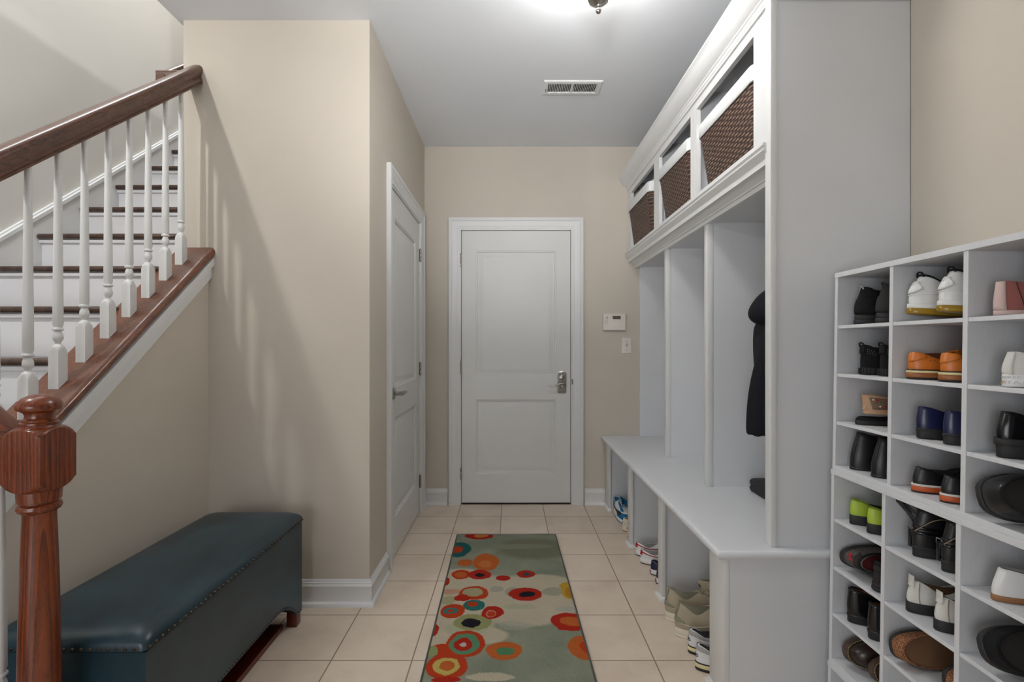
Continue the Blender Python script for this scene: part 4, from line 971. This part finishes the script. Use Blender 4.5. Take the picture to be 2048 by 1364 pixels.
for k, y in enumerate((1.233, 1.140)):
    o = Shoe('orange tan perforated brogue with layered sole, %s of the pair' % ('farther', 'nearer')[k], L=.255, hc=.068, hs=.050, hf=.075, ol=.12, sole=((.004, 'rub', .004), (.012, 'stk', .004), (.006, 'crm', .004), (.003, 'dbr', .004)), upper='ora', lining='brn', W=.042, xh=.006, bulge=.004, group=G)
    o.patch('heel_counter', -.9, .9, .45, .98, 'ora', .0015, 12, 5, shape=lambda e: (.98 - .55 * math.sin(e * PI) ** .5, .99))
    o.dots('perforations', [(sg * (.25 + .16 * i), .45 + .09 * i + .05 * (i % 2)) for i in range(6) for sg in (1, -1)] + [(-.9 - .12 * i, .62 - .03 * i + .04 * (i % 2)) for i in range(12)] + [(.1 * math.cos(i) - .1, .72 + .08 * math.sin(i)) for i in range(7)], 'dk', .0013)
    o.laces('brn', (.6, .72, .84), .4, False); o.rack(.02, y, 2, -3)
for k, y in enumerate((1.218, 1.146)):
    o = Shoe('glossy navy leather shoe with black heel, %s of the pair' % ('farther', 'nearer')[k], L=.25, hc=.060, hs=.045, hf=.055, ol=.13, sole=((.006, 'rub', .001),), heel=.020, upper='nvy', lining='ora', W=.038, xh=.005, bulge=.004, group=G)
    o.seam('seam', [(-1.0 - .05 * i, i / 8) for i in range(9)], 'dk', .0006); o.rack(.030, y, 3, -3)
for k, y in enumerate((1.222, 1.150)):
    o = Shoe('black leather derby with orange and white sole, %s of the pair' % ('farther', 'nearer')[k], L=.26, hc=.062, hs=.045, hf=.06, ol=.12, sole=((.003, 'rub', .003), (.013, 'orr', .003), (.005, 'whtm', .003)), upper='blk', lining='dk', W=.039, xh=.008, bulge=.004, group=G)
    o.laces('blkm', (.6, .75, .9), .4, False); o.rack(.026, y, 4, -3)
for k, y in enumerate((1.226, 1.142)):
    o = Shoe('black strappy ankle boot with buckle, %s of the pair' % ('farther', 'nearer')[k], L=.25, hc=.100, hs=.092, hf=.098, ol=.085, sole=((.007, 'rub', .001),), heel=.020, upper='blk', lining='brn', W=.037, xh=.014, bulge=.007, wc=.68, group=G)
    for t in (.32, .46): o.patch('ankle_strap', -2.2, 2.2, t, t + .09, 'pat', .002, 24, 2)
    c0 = o.S(.6, .75); b = B()
    for dd in (0, .010): tube(b, [c0 + Vector((0, dd, -.02)), c0 + Vector((-.012, .008 + dd, .005)), c0 + Vector((-.022, .028 + dd, .026)), c0 + Vector((-.020, .036 + dd, .034)), c0 + Vector((-.012, .026 + dd, .028)), c0 + Vector((-.002, .004 + dd, .004))], .0028, 6)
    if k == 0: o.ob('strap_loop', b, 'blk')
    else: b.free()
    q = o.S(.35, .38, .004); b = bx((q.x - .003, q.y - .004, q.z - .045), (q.x + .001, q.y + .006, q.z), .001); se_ = o.ob('strap_end', b, 'pat')
    b = B(); q = o.S(.35, .40, .005)
    for dy in (-.007, .007): tube(b, [q + Vector((0, dy, -.006)), q + Vector((0, dy, .006))], .0014, 6)
    for dz in (-.006, .006): tube(b, [q + Vector((0, -.007, dz)), q + Vector((0, .007, dz))], .0014, 6)
    o.ob('buckle', b, 'slv', se_); o.seam('cord', [(-.2 - .13 * i, .42 + .45 * math.sin(i / 10 * PI / 2)) for i in range(14)], 'cord', .0012, .004); o.rack(.030, y, 5, -3)
for k, y in enumerate((1.240, 1.158)):
    o = Shoe('white canvas sneaker with black sole and tan cord, %s of the pair' % ('farther', 'nearer')[k], L=.26, hc=.080, hs=.052, hf=.065, ol=.13, sole=((.026, 'rub', .002),), upper='whtm', lining='clg', W=.038, xh=.012, bulge=.006, group=G)
    o.seam('seam', [(-.55, i / 8) for i in range(9)], 'cord', .0009); o.patch('heel_pull', -.30, .30, .72, 1.0, 'whtm', .003, 6, 4); o.laces('cord', (.7, .85, .98), .6)
    c0 = o.collar(0); b = bx((c0.x - .004, -.009, c0.z - .01), (c0.x - .001, .009, c0.z + .014), .001); o.ob('heel_tab', b, 'whtm'); o.rack(.036, y, 6, -3)
for k, (y, x, rl, yw) in enumerate(((1.265, .004, 78, 0), (1.140, .04, 88, 0))):
    o = Shoe(('speckled cork clog on its side showing a worn brown footbed', 'second speckled cork clog, lower and mostly behind the divider')[k], L=.26, hc=.042, hs=.038, hf=.053, ol=.19, toe=.033, sole=((.010, 'rub', .001),), upper='cork', lining='clg', W=.044, xh=.002, bulge=.004, wc=.95, heelw=1.0, blunt=.62, group=G)
    b = turned(B(), (.060, 0, .0155), [(0, .006), (.024, .006), (.025, .0045), (.024, .003)], n=28); o.ob('heel_pad', b, 'dbr'); o.rack(x, y, 7, yw, 0, rl)
# nearest column
for k, y in enumerate((1.012, .925)):
    o = Shoe('dusty pink suede loafer with a pale heel stripe, %s of the pair' % ('farther', 'nearer')[k], L=.25, hc=.072, hs=.062, hf=.06, ol=.14, sole=((.010, 'plp', .001),), upper='pnk', lining='pnk', W=.039, xh=.006, bulge=.003, group=G)
    o.patch('heel_stripe', -.42, .42, .02, 1.0, 'plp', .0012, 6, 8); o.seam('seam', [(-.8, i / 8) for i in range(9)], 'dk', .0007); o.rack(.026, y, 1, -3)
for k, y in enumerate((.988, .905)):
    o = Shoe('white canvas sneaker with lettering on the heel, %s of the pair' % ('farther', 'nearer')[k], L=.27, hc=.072, hs=.055, hf=.075, ol=.12, sole=((.026, 'wht', .002),), upper='whtm', lining='whtm', W=.036, xh=.012, bulge=.005, group=G)
    o.patch('heel_strip', -.34, .34, .0, 1.0, 'whtm', .0018, 6, 8); o.text('heel_lettering', 'CONVERSE', .0195, .0068, 'sil', x=-.0036); o.text('heel_lettering', 'ALL    STAR', .009, .0085, 'sil', x=-.0036)
    b = B(); ctr = b.verts.new((-.0042, 0, .009)); sv = [b.verts.new((-.0038, .0048 * (1 if i % 2 == 0 else .42) * math.sin(i * PI / 5), .009 + .0048 * (1 if i % 2 == 0 else .42) * math.cos(i * PI / 5))) for i in range(10)]
    for i in range(10): b.faces.new((ctr, sv[i], sv[(i + 1) % 10]))
    o.ob('star', b, 'gld'); o.laces('whtm'); o.rack(.032, y, 2, -3)
for k, y in enumerate((1.004, .915)):
    o = Shoe('polished black shoe on a thick block heel, %s of the pair' % ('farther', 'nearer')[k], L=.26, hc=.070, hs=.05, hf=.055, ol=.14, sole=((.014, 'rub', .004),), heel=.026, upper='pat', lining='dk', W=.041, xh=.010, bulge=.004, group=G); o.rack(.026, y, 3, -3)
o = Shoe('black leather clog lying on its side, opening outward, under the block heeled pair', L=.27, hc=.060, hs=.050, hf=.07, ol=.17, toe=.045, sole=((.012, 'rub', .002),), upper='blk', lining='dk', W=.054, xh=.0, bulge=.006, wc=.80, heelw=1.0, blunt=.60, group=G); o.rack(.000, 1.020, 4, -8, 0, 72)
for k, y in enumerate((1.006, .905)):
    o = Shoe('white slip on shoe with a brown sole, %s of the pair' % ('farther', 'nearer')[k], L=.26, hc=.066, hs=.055, hf=.05, ol=.14, sole=((.012, 'gum', .001),), upper='wht', lining='lgr', W=.0315, xh=.014, bulge=.005, wc=.75, group=G); o.rack(.022, y, 5, -3)
o = Shoe('big matte black slipper on its side in the near column, sixth row', L=.28, hc=.050, hs=.045, hf=.06, ol=.20, toe=.04, sole=((.014, 'rub', .002),), upper='blkm', lining='dk', W=.054, xh=0, bulge=.004, wc=.92, heelw=.95, blunt=.65, group=G); o.rack(-.002, 1.010, 6, -8, 0, 66)
o = Shoe('plain black flat in the near column, seventh row, partly out of view', L=.26, hc=.058, hs=.045, hf=.05, ol=.16, sole=((.010, 'rub', .001),), upper='blkm', lining='dk', W=.040, group=G); o.rack(.02, .93, 7, -8)

# under the bench
for k, (x, y) in enumerate(((.668, 2.070), (.672, 1.955))):
    o = Shoe('beige suede trainer with laces and an off white sole, %s of the pair' % ('farther', 'nearer')[k], L=.29, hc=.130, hs=.100, hf=.125, ol=.13, toe=.055, sole=((.012, 'bgs', .005), (.022, 'bgs', .003)), upper='bge', lining='olv', W=.047, xh=.016, bulge=.010, wc=.78, group=GB)
    o.patch('heel_patch', -.75, .75, .28, .52, 'olv', .002, 12, 5, shape=lambda e: (.28, .34 + .18 * math.sin(e * PI))); o.patch('heel_strip', -.22, .22, .5, 1.0, 'olv', .002, 5, 5); o.seam('overlay_edge', [(-1.9 + 3.8 * i / 24, .22 + .10 * abs(math.cos(i * .25))) for i in range(25)], 'bgs', .0018)
    o.tongue(.052, .030, 'bge', .012); o.laces('bge', (.5, .62, .74, .86, .97), .5); o.tab('olv', .014, .009); o.put(x, y, .001, -10)
    if k == 0:
        q = o.collar(PI); o.ob('tongue_label', bx((q.x - .006, -.011, q.z + .026), (q.x - .003, .011, q.z + .033), .001), 'dk')
for k, (x, y) in enumerate(((.684, 1.842), (.676, 1.748))):
    o = Shoe('white and grey running shoe with a tan banded sole, %s of the pair' % ('farther', 'nearer')[k], L=.28, hc=.088, hs=.066, hf=.085, ol=.12, toe=.045, sole=((.010, 'rub', .002), (.014, 'crm', .003), (.004, 'char', .002)), upper='wht', lining='char', W=.042, xh=.008, bulge=.006, group=GB)
    o.patch('collar_band', -2.2, 2.2, .72, 1.0, 'lgr', .004, 20, 4); o.laces('whtm', (.6, .75, .9), .5); o.text('heel_lettering', 'NB', .052, .017, 'char', wrap=.4); o.put(x, y, .001, -6)
for k, (x, y) in enumerate(((.706, 2.700), (.706, 2.602))):
    o = Shoe('white leather sneaker with a red heel tab and red stripe, %s of the pair' % ('farther', 'nearer')[k], L=.28, hc=.072, hs=.052, hf=.075, ol=.13, sole=((.005, 'mbr', .002), (.022, 'wht', .002)), upper='wht', lining='lgr', W=.043, xh=.004, bulge=.004, group=GB)
    o.patch('heel_tab', -.42, .42, .45, 1.0, 'red', .002, 8, 4); o.patch('side_stripe', -2.1, -.42, .6, .75, 'red', .0015, 14, 3, shape=lambda e: (.42 + .3 * e, .58 + .3 * e)); o.laces('lgr', (.55, .7, .85), .5); o.tongue(.02, .024, 'lgr'); o.put(x, y, .001, -12)
for k, (x, y) in enumerate(((.722, 2.470), (.722, 2.375))):
    o = Shoe('navy canvas sneaker with a white sole and red mark, %s of the pair' % ('farther', 'nearer')[k], L=.27, hc=.070, hs=.052, hf=.07, ol=.13, sole=((.005, 'mbr', .002), (.022, 'wht', .002)), upper='nvy', lining='dk', W=.040, xh=.004, bulge=.003, group=GB)
    b = B(); q = o.foot(.0, .0024); box(b, (q.x - .001, -.009, .008), (q.x + .001, .009, .022), .0004); o.ob('heel_label', b, 'red'); o.seam('piping', [(-2.6 + 5.2 * i / 24, .02) for i in range(25)], 'whtm', .0014, .0012); o.laces('whtm', (.6, .8), .5, False); o.put(x, y, .001, -6)
for k, (x, y, yw) in enumerate(((.748, 3.412, -86), (.866, 3.414, -90))):
    o = Shoe('blue and white laced sneaker with its toe outward, %s of the pair' % ('aisle side', 'inner')[k] , L=.29, hc=.110, hs=.09, hf=.112, ol=.12, toe=.045, sole=((.006, 'blu', .002), (.022, 'wht', .002)), upper='wht', lining='blu', W=.047, xh=.004, bulge=.004, group=GB)
    for sg in (1, -1): o.patch('side_swoosh', sg * 1.0, sg * 2.3, .3, .4, 'rub', .003, 16, 3, shape=lambda e: (.62 - .45 * math.sin(e * 1.9) , .72 - .30 * math.sin(e * 1.9) - .05 * e))
    o.patch('toe_overlay', PI - 1.35, PI + 1.35, .02, .34, 'blu', .002, 24, 4); o.patch('collar_band', -1.6, 1.6, .70, 1.0, 'blu', .002, 16, 4); o.patch('heel_overlay', -.9, .9, .02, .5, 'blu', .002, 12, 4)
    for sg in (1, -1): o.patch('eyestay', PI + sg * .42, PI + sg * .85, .42, .98, 'blu', .002, 6, 8)
    o.laces('whtm', (.45, .56, .67, .78, .89), .45); o.tongue(.03, .026, 'blu', .01); o.put(x, y, .001, yw)
for k, (x, y) in enumerate(((.712, 3.048), (.716, 2.945))):
    o = Shoe('chunky white sneaker with dark marks on the heel, %s of the pair' % ('farther', 'nearer')[k], L=.28, hc=.082, hs=.065, hf=.09, ol=.12, sole=((.006, 'gum', .002), (.022, 'bgs', .003)), upper='bgs', lining='dk', W=.044, xh=.006, bulge=.006, group=GB)
    o.seam('seam', [(-1.2 + .24 * i, .5 + .12 * (-1) ** i) for i in range(11)], 'lgr', .001); o.text('heel_lettering', 'N', .055, .016, 'dk', wrap=.4); o.tongue(.025, .026); o.laces('lace', (.55, .7, .85), .5); o.put(x, y, .001, -4)
